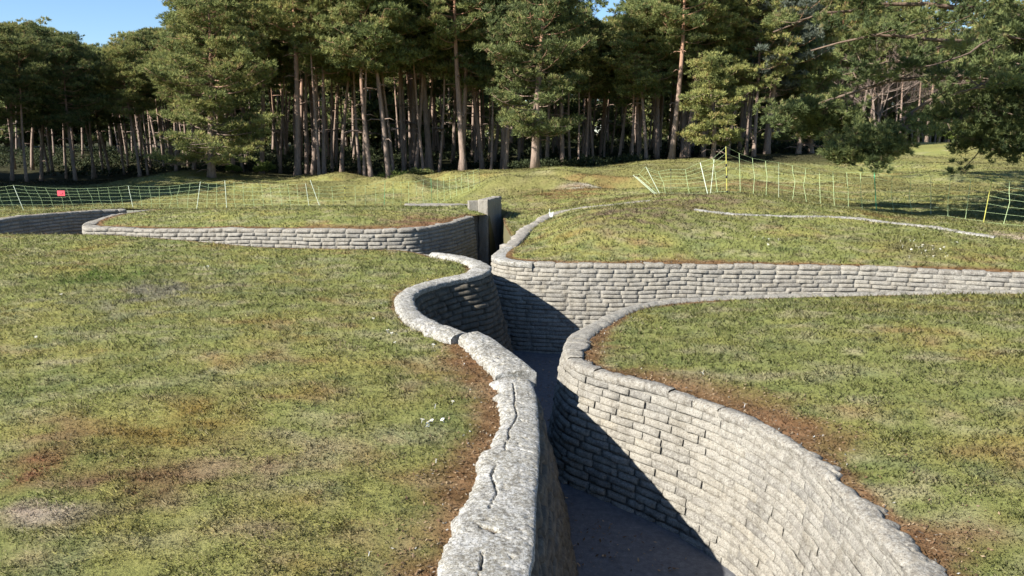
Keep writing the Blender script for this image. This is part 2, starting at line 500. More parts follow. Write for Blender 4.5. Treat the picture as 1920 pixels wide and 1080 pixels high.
for px, py, Y in [(0, 394, 27), (120, 394, 27), (250, 393, 27), (420, 396, 27), (600, 397, 27), (750, 393, 27.5), (860, 386, 29), (330, 372, 33), (150, 366, 35), (30, 366, 36), (600, 360, 34), (450, 345, 40), (620, 345, 40),
                  (480, 321, 46), (420, 325, 46), (620, 330, 43), (540, 324, 47), (800, 336, 42), (700, 345, 39), (880, 325, 43), (960, 330, 38), (800, 365, 32), (930, 362, 30), (690, 338, 46), (740, 338, 46),
                  (1060, 320, 37), (1060, 352, 31), (1090, 360, 28.5), (1000, 368, 27), (1150, 322, 38), (1180, 352, 29), (960, 392, 24.6), (1000, 398, 24), (980, 418, 21.5), (1020, 400, 22.5), (1120, 376, 25), (1040, 385, 25),
                  (1100, 418, 17.0), (1100, 394, 19.6), (1200, 398, 18), (1200, 384, 20.3), (1300, 388, 18.8), (1400, 402, 18.4), (1600, 411, 18.2), (1720, 424, 17.6), (1860, 449, 16.4), (1920, 462, 15.8), (2050, 470, 15.5),
                  (1232, 364, 22), (1330, 364, 21.6), (1362, 361, 21.4), (1480, 374, 21.8), (1560, 386, 21.8), (1642, 397, 21.6), (1750, 406, 20.4), (1846, 417, 19.2), (1960, 428, 18.4),
                  (1530, 366, 27), (1750, 332, 35), (1900, 322, 34), (1700, 284, 50), (1850, 266, 52), (1640, 300, 44), (1780, 300, 43), (1620, 286, 52), (1450, 291, 50), (1300, 298, 48), (1200, 302, 46), (1100, 312, 44), (1400, 320, 36), (1250, 330, 34),
                  (1000, 319, 46), (870, 325, 48), (700, 329, 50), (380, 332, 43), (200, 342, 41), (50, 342, 41), (-100, 345, 40), (600, 322, 50), (1000, 312, 52), (50, 332, 50), (300, 328, 52),
                  (1400, 284, 58), (1750, 268, 60), (1150, 302, 56), (2000, 300, 45)]:
    CTRL.append(PY(px, py, Y))
C = np.array(CTRL)
_d = np.sqrt((C[:, None, 0] - C[None, :, 0]) ** 2 + (C[:, None, 1] - C[None, :, 1]) ** 2)
_c2 = 0.6 ** 2
A = np.sqrt(_d ** 2 + _c2)
A[np.diag_indices(len(C))] -= 0.02
KK = np.block([[A, np.ones((len(C), 1))], [np.ones((1, len(C))), np.zeros((1, 1))]])
WT = np.linalg.solve(KK, np.r_[C[:, 2], 0])


DIPS = [(*PY(px, py, Y)[:2], r, h) for px, py, Y, r, h in [(730, 345, 40, 2.0, .55), (1000, 345, 34, 1.7, .65), (555, 350, 38, 2.2, .5), (885, 352, 34, 1.7, .55), (1120, 345, 32, 1.3, .45), (1235, 340, 30, 2.0, .45), (415, 352, 37, 2.0, .45), (650, 362, 33, 1.6, .4), (1420, 330, 33, 2.2, .4), (1560, 330, 36, 2.4, .4), (800, 352, 37, 1.4, .4)]]


def height(x, y):
    x = np.atleast_1d(np.asarray(x, float)); y = np.atleast_1d(np.asarray(y, float))
    r = np.empty(len(x))
    for c in range(0, len(x), 20000):
        d = np.sqrt((x[c:c + 20000, None] - C[None, :, 0]) ** 2 + (y[c:c + 20000, None] - C[None, :, 1]) ** 2 + _c2)
        r[c:c + 20000] = d @ WT[:-1] + WT[-1]
    e, _ = edge(x, y)
    r += (fbm(x * .7, y * .7, seed=3) - .5) * .10 * sstep(.2, 1.2, e) + (fbm(x * 3.1, y * 3.1, seed=5) - .5) * .035 * sstep(0, .4, e)
    for dx_, dy_, rr, hh in DIPS:
        q = ((x - dx_) ** 2 + (y - dy_) ** 2) / rr ** 2
        r += -hh * np.exp(-q) + .35 * hh * np.exp(-(np.sqrt(q) - 1.55) ** 2 * 5)
    r += (fbm(x * .22, y * .22, seed=8, octv=2) - .5) * .8 * sstep(28, 34, y) * (1 - .6 * sstep(46, 56, y))
    return r


def hz(x, y): return float(height([x], [y])[0])


# ------------------------------------------------------------------ ground colour (what grows there, not how it is lit)
SPOTS = []
for px, py, Yz, r, col, amt in [(215, 895, 'z', .45, (.18, .095, .055), .36), (300, 900, 'z', .25, (.18, .095, .055), .34), (105, 950, 'z', .17, (.40, .33, .25), .7), (25, 965, 'z', .14, (.36, .28, .21), .6), (60, 880, 'z', .2, (.2, .09, .05), .7), (460, 860, 'z', .35, (.30, .22, .13), .6), (490, 1020, 'z', .25, (.30, .24, .15), .6),
                                (110, 830, 'z', .3, (.2, .12, .06), .3), (330, 790, 'z', .5, (.24, .17, .05), .6), (280, 560, 'z', .8, (.22, .2, .14), .6), (200, 530, 'z', .7, (.10, .15, .03), .6),
                                (1082, 350, 'm', .5, (.60, .54, .46), .95), (1108, 347, 'm', .35, (.60, .54, .46), .9), (1060, 365, 28, 1.4, (.22, .14, .06), .8), (1130, 330, 34, 1.6, (.22, .15, .06), .8), (1010, 395, 24, .9, (.24, .19, .09), .7), (1180, 370, 23, 1.0, (.22, .15, .08), .6),
                                (1180, 400, 17.8, .9, (.19, .14, .09), .8), (1300, 378, 20, 1.2, (.20, .15, .09), .7), (1420, 330, 30, 2.0, (.21, .15, .07), .6), (690, 328, 44, 2.2, (.20, .16, .06), .6), (840, 335, 40, 2.2, (.20, .16, .06), .6), (1905, 445, 17, .5, (.5, .4, .3), .7),
                                (800, 405, 19.5, 1.0, (.22, .14, .08), .6), (1700, 460, 15.5, .8, (.20, .18, .08), .5)]:
    if Yz == 'm':      # where the line of sight meets the ground
        Ys = np.arange(24, 46, .1); dx, dy, dz = ray(px, py)
        hit = np.where(HC + dz * Ys / dy <= height(dx * Ys / dy, Ys))[0]
        Yz = float(Ys[hit[0]]) if len(hit) else 31
    p = PZ(px, py, 0.03) if Yz == 'z' else PY(px, py, Yz)
    SPOTS.append((p[0], p[1], r, col, amt))


def ground_col(x, y, z=None):
    x = np.asarray(x, float); y = np.asarray(y, float)
    e, sw = edge(x, y)
    green = np.array([.224, .236, .077]); dkgreen = np.array([.156, .190, .070]); yel = np.array([.310, .282, .092]); straw = np.array([.395, .345, .205])
    soil = np.array([.135, .070, .036]); moss = np.array([.25, .145, .045])
    a = fbm(x * .8, y * 1.1, seed=11)
    b = fbm(x * 1.9, y * 3.0, seed=23)
    c = fbm(x * 4.7, y * 7.5, seed=31)
    d = fbm(x * 3.1 + 7, y * 5.0, seed=41)
    def L(base, col, f): return base * (1 - f[:, None]) + col * f[:, None]
    col = np.repeat(green[None], len(x), 0)
    col = L(col, yel, sstep(.42, .66, .6 * a + .4 * b) * .85)
    col = L(col, straw, sstep(.50, .66, .45 * c + .55 * d) * .85)
    col = L(col, dkgreen, sstep(.52, .66, .6 * c + .4 * b) * .7)
    col = L(col, moss, sstep(.60, .74, .5 * d + .5 * a) * .6)
    fy = sstep(25, 31, y) * (.22 + .5 * sstep(.4, .62, fbm(x * .35, y * .35, seed=71, octv=3)))
    col = L(col, np.array([.185, .165, .062]), fy)
    for sx, sy, r, cc, amt in SPOTS:
        f = np.exp(-(((x - sx) / r) ** 2 + ((y - sy) / (r * 1.3)) ** 2)) * amt
        f = np.clip(f * (.5 + 1.6 * sstep(.35, .6, c) if cc[0] > .55 else 2.6 * sstep(.38, .62, .6 * c + .4 * d)), 0, 1)
        col = L(col, np.array(cc), f)
    sw = sw * (.25 + 1.6 * sstep(.3, .72, fbm(x * 1.1, y * 1.1, seed=57, octv=3)))
    sf = 1 - sstep(.15, 1.15, (e + (c - .5) * .35 * np.minimum(1, sw / .25)) / np.maximum(sw, .02) * .8)
    col = L(col, soil * (0.8 + .9 * d)[:, None] + np.array([.10, .06, .035]) * sstep(.5, .7, c)[:, None], sf * .92)
    # the forest floor: needle litter and short herbs
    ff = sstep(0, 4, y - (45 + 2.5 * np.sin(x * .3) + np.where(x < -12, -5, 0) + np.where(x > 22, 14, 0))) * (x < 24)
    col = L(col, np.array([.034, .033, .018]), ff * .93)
    return col, sf


# ------------------------------------------------------------------ terrain
def build_ground():
    pts = []
    def add(x0, x1, y0, y1, st, *exs):
        xs = np.arange(x0, x1 + .001, st); ys = np.arange(y0, y1 + .001, st)
        X, Y = np.meshgrid(xs, ys); X = X.ravel(); Y = Y.ravel()
        X = X + RNG.uniform(-.3, .3, len(X)) * st; Y = Y + RNG.uniform(-.3, .3, len(Y)) * st
        for ex in exs:
            k = ~((X > ex[0]) & (X < ex[1]) & (Y > ex[2]) & (Y < ex[3])); X, Y = X[k], Y[k]
        pts.append(np.stack([X, Y], 1))
    add(-16, 13, 1, 27, .2)
    add(-32, 30, 27, 50, .4)
    add(-42, 42, -6, 66, .8, (-16, 13, 1, 27), (-32, 30, 27, 50))
    add(-120, 120, -40, 160, 5, (-42, 42, -6, 66))
    add(-700, 700, -300, 900, 80, (-120, 120, -40, 160))
    for off in (.04, .12, .25):
        for k in ORDER:
            p = PATHS[k]
            q = p.P[::3, :2] - p.Nn[::3] * (p.P[::3, 3:4] + off)
            pts.append(q)
    pts = np.vstack(pts)
    e, _ = edge(pts[:, 0], pts[:, 1])
    pts = pts[e > -.02]
    inset = .07
    O = POLY[:, :2] - POLYN * (POLY[:, 3:4] - inset)
    keep = []
    for i in range(len(O)):
        _, j, d = KD.find((O[i, 0], O[i, 1], 0))
        if d > POLY[j, 3] - inset - .035: keep.append(i)
    O = O[keep][::2]
    n0 = len(pts)
    allp = [Vector(p) for p in np.vstack([pts, O])]
    ed = [(n0 + i, n0 + (i + 1) % len(O)) for i in range(len(O))]
    vs, es, fs, _, _, _ = geometry.delaunay_2d_cdt(allp, ed, [], 0, 1e-4)
    V = np.array([(v.x, v.y) for v in vs])
    T = np.array([f for f in fs if len(f) == 3])
    cen = V[T].mean(1)
    ins = inside(cen[:, 0], cen[:, 1])
    ok = ~ins
    idx = np.where(ok)[0]
    near = idx[(np.abs(cen[idx, 0]) < 27) & (cen[idx, 1] < 28)]
    for i in near:
        _, j, d = KD.find((cen[i, 0], cen[i, 1], 0))
        if d - POLY[j, 3] < -inset - .02: ok[i] = False
    T = T[ok]
    # counter-clockwise
    a = V[T]
    cr = (a[:, 1, 0] - a[:, 0, 0]) * (a[:, 2, 1] - a[:, 0, 1]) - (a[:, 1, 1] - a[:, 0, 1]) * (a[:, 2, 0] - a[:, 0, 0])
    T[cr < 0] = T[cr < 0][:, ::-1]
    Z = height(V[:, 0], V[:, 1])
    mb = MB()
    mb.add(np.column_stack([V, Z]), tris=T)
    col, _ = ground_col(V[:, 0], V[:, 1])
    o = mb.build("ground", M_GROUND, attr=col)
    tag(o, "grassy shell-cratered ground cut by the trench", "ground", kind="structure")


def build_grass():
    n = 760000
    Y = 3.2 + (48 - 3.2) * RNG.random(n * 4) ** 1.3
    acc = RNG.random(n * 4) < np.minimum(1, (4.2 / Y) ** .55)
    Y = Y[acc][:n]
    X = (RNG.random(len(Y)) * 2 - 1) * (Y * .70 + .6)
    e, sw = edge(X, Y)
    col, sf = ground_col(X, Y)
    thin = fbm(X * 2.3, Y * 3.0, seed=77)
    k = (e > -.05) & (RNG.random(len(X)) > sf * .5) & (RNG.random(len(X)) < .35 + 1.2 * thin)
    X, Y, e, col, sf = X[k], Y[k], e[k], col[k], sf[k]
    # bounce off the coping: a thinner fringe there
    k = (e > 0.0) | (RNG.random(len(X)) < .7)
    X, Y, e, col, sf = X[k], Y[k], e[k], col[k], sf[k]
    Z = height(X, Y)
    m = len(X)
    sc = (Y / 4.5) ** .7
    tuft = fbm(X * 6, Y * 6, seed=91, octv=3)
    Hh = (.008 + .016 * RNG.random(m)) * (.5 + 1.3 * tuft) * (1 - .35 * sf) * np.minimum(sc, 2.2)
    Hh = Hh * (1 + .8 * (e < .10) * RNG.random(m))
    Wd = (.0035 + .004 * RNG.random(m)) * sc * .66
    az = RNG.random(m) * 2 * PI
    ln = (.3 + 1.2 * RNG.random(m)) * Hh + RNG.random(m) * .01 * sc
    az2 = RNG.random(m) * 2 * PI
    base = np.stack([X, Y, Z - .004], 1)
    side = np.stack([np.cos(az), np.sin(az), np.zeros(m)], 1) * Wd[:, None]
    tip = base + np.stack([np.cos(az2) * ln, np.sin(az2) * ln, Hh], 1)
    v = np.stack([base - side, base + side, tip], 1).reshape(-1, 3)
    f = np.arange(m * 3).reshape(-1, 3)
    r = RNG.random(m)
    col = col * (0.84 + .48 * r)[:, None]
    dry = RNG.random(m) < .24
    col[dry] = col[dry] * .4 + np.array([.33, .28, .165]) * .6
    c3 = np.repeat(col, 3, 0)
    mb = MB(); mb.add(v, tris=f)
    nrm = np.repeat(np.stack([np.cos(az2), np.sin(az2), np.zeros(m)], 1) * .45, 3, 0) + np.array([0, 0, 1.0]); nrm /= np.linalg.norm(nrm, axis=1, keepdims=True)
    o = mb.build("grass", M_GRASS, smooth=True, attr=c3)
    o.data.normals_split_custom_set_from_vertices(nrm.astype(np.float32))
    tag(o, "short cropped turf of green and straw coloured blades", "grass", kind="stuff")


# ------------------------------------------------------------------ sandbag walls
def top_z(p, s, amp=.02, seed=0):
    return np.interp(s, p.s, p.P[:, 2]) + (vnoise(s * 1.3, s * 0 + seed) - .5) * amp * 2


def bags(mb, p, s0, s1, h=.088, L=(.27, .42), batter=.16, bulge=.045, wear=None, start=0, rows=None, rowend=None, nu=11, nv=7, seed=0, maxz=FLOOR_Z - .05):
    rg = np.random.default_rng(seed + 5)
    zt = np.interp((s0 + s1) / 2, p.s, p.P[:, 2])
    nrow = int((zt - FLOOR_Z) / h) + 1 if rows is None else rows
    u = np.linspace(0, 1, nu); v = np.linspace(0, 1, nv)
    U, V = np.meshgrid(u, v, indexing='ij')
    prof = np.clip(1 - np.abs(2 * U - 1) ** 9, 0, 1) ** .5 * np.clip(1 - np.abs(2 * V - 1) ** 3.6, 0, 1) ** .6
    for k in range(start, nrow):
        s = s0 - rg.uniform(0, .3)
        s1k = s1 if rowend is None else min(s1, rowend(k * h) + rg.uniform(-.15, .25))
        while s < s1k:
            l = rg.uniform(*L)
            a, b = max(s, s0), min(s + l, s1k + .15)
            s += l
            if b - a < .06: continue
            gap = .002 + rg.random() ** 4 * .016
            if wear is not None: gap *= float(wear(np.array((a + b) / 2), np.array(k * h))) ** 1.5
            S = a + gap + (b - a - 2 * gap) * U
            x, y, z, w, _, nx, ny = p.at(S)
            zz = top_z(p, S, .015, seed) - .012
            sag = (vnoise(S * 2.1, S * 0 + k * 3.3 + seed) - .5) * .022
            hh = h * (1 - .05 * rg.random())
            Zv = zz - k * h - V * hh + sag
            dep = np.clip(zz - Zv, 0, 2)
            wr = 1.0 if wear is None else wear(S, dep)
            bl = bulge * rg.uniform(.7, 1.15)
            tilt = rg.normal(0, .12)
            amt = (prof * bl * (1 + tilt * (2 * U - 1)) - .012) * wr
            nz = (fbm(S * 14, Zv * 14, seed=seed + 3, octv=3) - .5) * .020 + (fbm(S * 5, Zv * 5, seed=seed + 9, octv=2) - .5) * .02
            push = batter * dep / 1.3 + amt + nz + rg.normal(0, .005) * wr
            P = np.stack([x + nx * push, y + ny * push, Zv], -1)
            mb.grid(P, at=np.full(P.shape[:2], np.clip(rg.normal(.4, .25), 0, 1)))


def backing(mb, p, s0, s1, batter=.16, off=-.014, ztop=0.0):
    S = np.arange(s0, s1 + .04, .04); S[-1] = s1
    d = np.linspace(0, 1, 18)
    Sg, D = np.meshgrid(S, d, indexing='ij')
    x, y, z, w, _, nx, ny = p.at(Sg)
    dep = D * (z - FLOOR_Z + .03)
    push = batter * dep / 1.3 + off
    P = np.stack([x + nx * push, y + ny * push, z - .035 - dep + ztop], -1)
    mb.grid(P, at=np.full(P.shape[:2], .15))


def coping(p, s0, s1, ds=.02, nt=16, thick=.09, over=.03, rough=.014, raise_=0.0, cracks=(), rag=.03, seed=0, scallop=0.0, ends=True, wscale=1.0, shift=0.0):
    mb = MB()
    n = max(6, int((s1 - s0) / ds))
    S = np.linspace(s0, s1, n)
    t = np.concatenate([[-.10, -.06, -.025], np.linspace(0, 1, nt), [1.02, 1.04]])
    Sg, T = np.meshgrid(S, t, indexing='ij')
    x, y, z, w, _, nx, ny = p.at(Sg)
    w = w * wscale
    rin = (fbm(Sg * 3, Sg * 0 + seed, seed=seed, octv=4) - .5) * .035 + (np.abs(np.sin(Sg * PI / .34 + seed)) ** .5 - .7) * scallop
    rout = (fbm(Sg * 5, Sg * 0 + 9 + seed, seed=seed + 2, octv=5, gain=.68) - .5) * rag * 2.2
    tt = np.clip(T, 0, 1)
    off = -over + tt * (w + over + rout) + rin * (1 - tt)          # metres outward from the inner edge
    zz = z + raise_ + .0 * tt
    front = T < 0
    off = np.where(front, -over + rin + np.where(T < -.08, .02, np.where(T < -.04, .0, .004)), off)
    off = off - shift
    # rounded arrises, a slight crown
    edgein = np.exp(-(tt * w / .022)) * .020
    edgeout = np.exp(-((1 - tt) * w / .03)) * .035
    zt = zz - edgein - edgeout + .012 * np.sin(tt * PI)
    zt = np.where(front, zz - np.where(T < -.08, thick, np.where(T < -.04, thick * .6, .032)), zt)
    zt = np.where(T > 1.01, zz - np.where(T > 1.03, .16, .08), zt)
    X, Y = x - nx * off, y - ny * off
    nzv = (fbm(X * 7, Y * 7, zt * 7, seed=seed + 4) - .5) * rough * 1.2 + (fbm(X * 32, Y * 32, zt * 32, seed=seed + 6, octv=3) - .5) * rough
    pit = np.clip(fbm(X * 18, Y * 18, zt * 18, seed=seed + 8, octv=3) - .62, 0, 1) * .12
    zt = zt + np.where(front, 0, nzv - pit * (rough / .014))
    push = np.where(front, nzv, 0)
    X, Y = X + nx * push, Y + ny * push
    tint = .35 + .3 * (fbm(X * 2, Y * 2, seed=seed + 10) - .5)
    tint = np.broadcast_to(tint, X.shape)
    for cr, wd, dp in cracks:
        cr = np.array(cr)
        d = np.full(X.shape, 9.0)
        for a, b in zip(cr[:-1], cr[1:]):
            ab = b - a
            h_ = np.clip(((X - a[0]) * ab[0] + (Y - a[1]) * ab[1]) / (ab @ ab), 0, 1)
            d = np.minimum(d, np.hypot(X - a[0] - h_ * ab[0], Y - a[1] - h_ * ab[1]))
        d = d + (fbm(X * 26, Y * 26, seed=99, octv=4, gain=.7) - .5) * wd * 2.4
        g = np.where(front, 0, np.exp(-(np.maximum(d, 0) / wd) ** 4))
        zt = zt - dp * g
        tint = np.where(g > .5, 1.0 + g * .9, tint)
    P = np.stack([X, Y, zt], -1)
    mb.grid(P, at=tint)
    if ends:
        for row in (P[0], P[-1]):
            c = row.copy(); c[:, 2] = row[:, 2].min() - .01
            mb.grid(np.stack([row, c], 0), at=np.full((2, len(row)), .3))
    return mb


def worn(mb, p, s0, s1, batter, h, ztop=-.03, seed=0, ds=.014, edge_in=.9):
    """the courses weathered to one face: shallow wavering joints, pits and scars"""
    S = np.arange(s0, s1, ds); n = int((1.58) / .011)
    Sg, D = np.meshgrid(S, np.linspace(0, 1, n), indexing='ij')
    x, y, z, w, _, nx, ny = p.at(Sg)
    zt = top_z(p, Sg, .015, seed)
    dep = D * (zt - FLOOR_Z + .03) - ztop
    wob = (fbm(Sg * 2.2, dep * 1.5, seed=seed + 1, octv=3) - .5) * .085
    c = (dep + wob) / h
    k = np.floor(c); fv = c - k
    jl = .30 + .06 * _hash(k.astype(np.int64), k.astype(np.int64) * 0, k.astype(np.int64) * 0, 5)
    cu = (Sg + k * .137) / jl
    ku = np.floor(cu); fu = cu - ku
    dv = np.minimum(fv, 1 - fv) * h; du = np.minimum(fu, 1 - fu) * jl
    fade = .12 + .88 * sstep(.38, .62, fbm(Sg * 1.6, dep * 2.5, seed=seed + 2, octv=3))
    near = 1 - .86 * sstep(s0 + 1.2, s0 + 3.4, Sg + dep * .6)
    g = (np.exp(-(dv / .008) ** 2) * .006 + np.exp(-(du / .009) ** 2) * .004) * fade * near
    hole = np.clip(fbm(Sg * 13, dep * 20, seed=seed + 3, octv=2) - .70, 0, 1) * .12
    rough_ = (fbm(Sg * 6, dep * 6, seed=seed + 4) - .5) * .030 + (fbm(Sg * 30, dep * 30, seed=seed + 5, octv=3) - .5) * .009
    bag = (1 - np.abs(2 * fv - 1) ** 2.5) * .006 * near * fade
    push = batter * np.clip(dep, 0, 2) / 1.3 - .013 + bag * .5 - g - hole + rough_
    tint = .3 + .4 * _hash(k.astype(np.int64), ku.astype(np.int64), ku.astype(np.int64) * 0, 9)
    mb.grid(np.stack([x + nx * push, y + ny * push, zt - dep], -1), at=tint * .6 + .15)


def topbags(mb, p, s0, s1, h=.088, L=(.3, .46), bulge=.045, seed=0, batter=0, nu=10, wear=None):
    rg = np.random.default_rng(seed + 900)
    u = np.linspace(0, 1, nu)
    T = np.concatenate([[1.06, 1.03], np.linspace(1, 0, 8)[:-1]]); V = np.linspace(0, 1, 8)
    s = s0
    while s < s1 - .05:
        l = rg.uniform(*L); a, b = s, min(s + l, s1); s += l
        if s1 - s < .12: b = s1; s = s1
        gap = .001 + rg.random() ** 4 * .012
        S = a + gap + (b - a - 2 * gap) * u
        x, y, z, w, _, nx, ny = p.at(S)
        zz = top_z(p, S, .015, seed) + rg.normal(0, .006)
        eu = np.clip(1 - np.abs(2 * u - 1) ** 9, 0, 1) ** .5
        cols = []
        rag = 1 + (fbm(S * 5, S * 0 + seed, seed=seed) - .5) * .7
        for t in T:
            off = w * min(t, 1) * rag
            zt = zz + .008 * eu * math.sin(PI * min(1, .15 + .85 * t)) - .005 * (1 - eu) - .008 * max(0, 1 - t * w.mean() / .05) - (.05 if t > 1.01 else 0) - (.09 if t > 1.05 else 0)
            X, Y = x - nx * off, y - ny * off
            zt = zt + (fbm(X * 9, Y * 9, seed=seed + 4) - .5) * .022 + (fbm(X * 30, Y * 30, seed=seed + 6, octv=3) - .5) * .012
            cols.append(np.stack([X, Y, zt], -1))
        bl = bulge * .8 * rg.uniform(.75, 1.2)
        for v in V:
            pv = np.clip(1 - abs(2 * v - 1) ** 2.6, 0, 1) ** .55 if v > .35 else (.35 + .65 * (v / .35) ** .6)
            push = (eu * pv * bl - .01) + (fbm(S * 14, S * 0 + v * h * 14, seed=seed + 3, octv=3) - .5) * .02 + batter * v * h
            zt = zz - .008 - .005 * (1 - eu) * (1 - v) - v * h
            cols.append(np.stack([x + nx * push, y + ny * push, zt], -1))
        P = np.stack(cols, 1)
        mb.grid(P, at=np.full(P.shape[:2], np.clip(rg.normal(.4, .25), 0, 1)))


def pxw(lst, z=.0): return [PZ(a, b, z)[:2] for a, b in lst]


def build_walls():
    # near left wall ------------------------------------------------------------
    p = PATHS["near_left"]
    w = thing("sandbag_wall", "near concrete sandbag wall with broad cracked pale coping beside the left lawn", "wall")
    s_prom = p.near(*PZ(815, 474, .17)[:2])
    mb = MB()
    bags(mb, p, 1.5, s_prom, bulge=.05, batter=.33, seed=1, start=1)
    mb.build("bag_courses", M_STAIN_SHADE, w)
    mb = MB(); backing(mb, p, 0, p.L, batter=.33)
    mb.build("wall_core", M_STAIN_SHADE, w)
    b1, b2 = p.near(*PZ(990, 708, 0)[:2]), p.near(*PZ(908, 641, 0)[:2])
    cr = [(pxw([(962, 716), (966, 740), (964, 752), (970, 772), (963, 786), (953, 800), (955, 812), (946, 828), (950, 842)], .03), .0050, .06),
          (pxw([(930, 870), (921, 888), (928, 905), (932, 922), (924, 935), (918, 950)], .03), .0050, .05),
          (pxw([(905, 1032), (902, 1060), (893, 1085)], .03), .0045, .05),
          (pxw([(908, 852), (935, 846), (960, 838), (1000, 845)], .03), .006, .03),
          (pxw([(905, 985), (925, 990), (930, 995)], .03), .02, .03)]
    coping(p, 0, p.near(0, 3.3), .06, 12, seed=2).build("coping", M_COPING, w)
    b0 = p.near(*PZ(1000, 846, 0)[:2])
    coping(p, p.near(0, 3.3) + .004, b0 - .006, .010, 48, cracks=cr, seed=3, rag=.08, over=.035, rough=.009, raise_=.012).build("coping", M_COPING, w)
    coping(p, b0 + .006, b1 - .014, .010, 42, cracks=cr, seed=8, rag=.08, over=.03, rough=.009, raise_=-.012).build("coping", M_COPING, w)
    coping(p, b1 + .012, b2 - .02, .013, 32, raise_=.045, over=.085, seed=4, rag=.09, shift=.03).build("coping", M_COPING, w)
    coping(p, b2 + .022, p.near(*PZ(850, 617, 0)[:2]), .014, 28, raise_=.03, over=.035, seed=5, rag=.09, shift=-.05).build("coping", M_COPING, w)
    coping(p, p.near(*PZ(850, 617, 0)[:2]) + .006, s_prom, .02, 16, raise_=.01, over=.04, scallop=.022, seed=6, rag=.04).build("coping", M_COPING, w)
    coping(p, s_prom + .004, p.L, .06, 8, raise_=-.05, seed=7).build("coping", M_COPING, w)

    # near right wall -----------------------------------------------------------
    p = PATHS["near_right"]
    w = thing("sandbag_wall", "sunlit sandbag wall curving along the right side of the trench, worn smooth nearest", "wall")
    s0 = p.near(*PZ(1300, 558, 0)[:2])
    s_w = p.near(*PZ(1400, 790, 0)[:2])

    def wear(S, dep): return 1 - .70 * sstep(s_w - .6, s_w + 2.4, S + dep * .7)
    mb = MB(); bags(mb, p, s0, p.L - 1.5, start=1, bulge=.028, batter=.20, wear=wear, seed=11, h=.076, L=(.22, .36), nu=11, nv=7)
    mb.build("bag_courses", M_STONE, w)
    mb = MB(); worn(mb, p, s_w - .4, p.L - 2.5, .20, .076, seed=15); mb.build("worn_face", M_STONE, w)
    mb = MB(); backing(mb, p, 0, p.L, batter=.20, off=-.03); mb.build("wall_core", M_STONE, w)
    mb = coping(p, 0, p.near(*PZ(1066, 632, 0)[:2]), .03, 12, seed=12, scallop=.015, over=.02)
    mb.build("coping", M_STONE, w)
    mb = MB(); topbags(mb, p, p.near(*PZ(1066, 632, 0)[:2]) + .004, p.near(*PZ(1400, 790, 0)[:2]), h=.076, seed=13, L=(.22, .36), bulge=.028, nu=14)
    mb.build("coping", M_RIM, w)
    mb = coping(p, p.near(*PZ(1400, 790, 0)[:2]) + .004, p.L, .014, 26, seed=14, over=.004, rag=.11, rough=.018)
    mb.build("coping", M_RIM, w)

    # far right wall ------------------------------------------------------------
    p = PATHS["far_right"]
    w = thing("sandbag_wall", "tall sunlit sandbag wall crossing behind the right lawn below the grassy mound", "wall")
    mb = MB(); bags(mb, p, 0, p.L, bulge=.027, batter=.2, seed=21, h=.076, L=(.26, .42), start=1)
    mb.build("bag_courses", M_STONE, w)
    mb = MB(); backing(mb, p, 0, p.L, batter=.2); mb.build("wall_core", M_STONE, w)
    sc = p.near(*PZ(1000, 493, .09)[:2])
    coping(p, 0, sc, .02, 16, seed=22, scallop=.012, over=.045).build("coping", M_COPING, w)
    mb = MB(); topbags(mb, p, sc + .004, p.L, h=.076, L=(.26, .42), bulge=.03, seed=23); mb.build("coping", M_RIM, w)

    # mid left wall -------------------------------------------------------------
    p = PATHS["mid_left"]
    w = thing("sandbag_wall", "low sandbag wall below the left mound, its right end in shade by the concrete post", "wall")
    mb = MB(); bags(mb, p, 0, p.L, bulge=.036, batter=.12, seed=31, h=.088, L=(.30, .46), start=1)
    mb.build("bag_courses", M_STONE, w)
    mb = MB(); backing(mb, p, 0, p.L, batter=.12); mb.build("wall_core", M_STONE, w)
    mb = MB(); topbags(mb, p, 0, p.L, h=.088, seed=32, L=(.30, .46), bulge=.042); mb.build("coping", M_RIM, w)

    # far left wall -------------------------------------------------------------
    p = PATHS["far_left"]
    w = thing("sandbag_wall", "dark sandbag wall of the trench opening at the far left edge of the lawn", "wall")
    mb = MB(); bags(mb, p, 2, p.L, bulge=.05, batter=.12, seed=41, h=.096, L=(.35, .5), start=1)
    mb.build("bag_courses", M_STONE, w)
    mb = MB(); backing(mb, p, 0, p.L, batter=.12); mb.build("wall_core", M_STONE, w)
    mb = MB(); topbags(mb, p, 0, p.L, h=.096, seed=42, L=(.35, .5), bulge=.055); mb.build("coping", M_RIM, w)

    # bank behind the post
    p = PATHS["post_gap"]
    w = tag(link("earth_bank", None), "steep earth bank of the trench beside the concrete post", "bank")
    mb = MB(); backing(mb, p, 0, p.L, batter=.05, off=0, ztop=.04)
    mb.build("bank_face", plain("dry_earth", (.13, .115, .055), .95), w)

    # floor, its joint and a paler slab
    mb = MB()
    X, Y = np.meshgrid(np.arange(-26, 18.1, .4), np.arange(-3, 28.1, .2), indexing='ij')
    Z = -1.27 - .28 * sstep(8.3, 11.5, Y) + (fbm(X * 2, Y * 2, seed=70) - .5) * .03
    mb.grid(np.stack([X, Y, Z], -1))
    slab = MB(); slab.box((1.05, 4.6, -1.25), (1.5, 1.9, .10), .02)
    tag(slab.build("floor_slab", M_FLOOR, smooth=False), "paler concrete slab of the trench floor nearest the viewer", "floor", kind="structure")
    tag(mb.build("trench_floor", M_FLOOR), "dark damp concrete floor in the trench", "floor", kind="structure")

    # free kerbs ----------------------------------------------------------------
    def kerb(pts, label, w, mat, th=.12, seed=0, sc=.015, lift=.025, rg_=.16, cat="coping", name="concrete_coping"):
        q = Path([(x, y, z + lift, w, .1) for x, y, z in pts])
        return tag(coping(q, 0, q.L, .03, 10, thick=.14, over=.02, rough=.022, seed=seed, scallop=sc, rag=rg_).build(name, mat), label, cat)
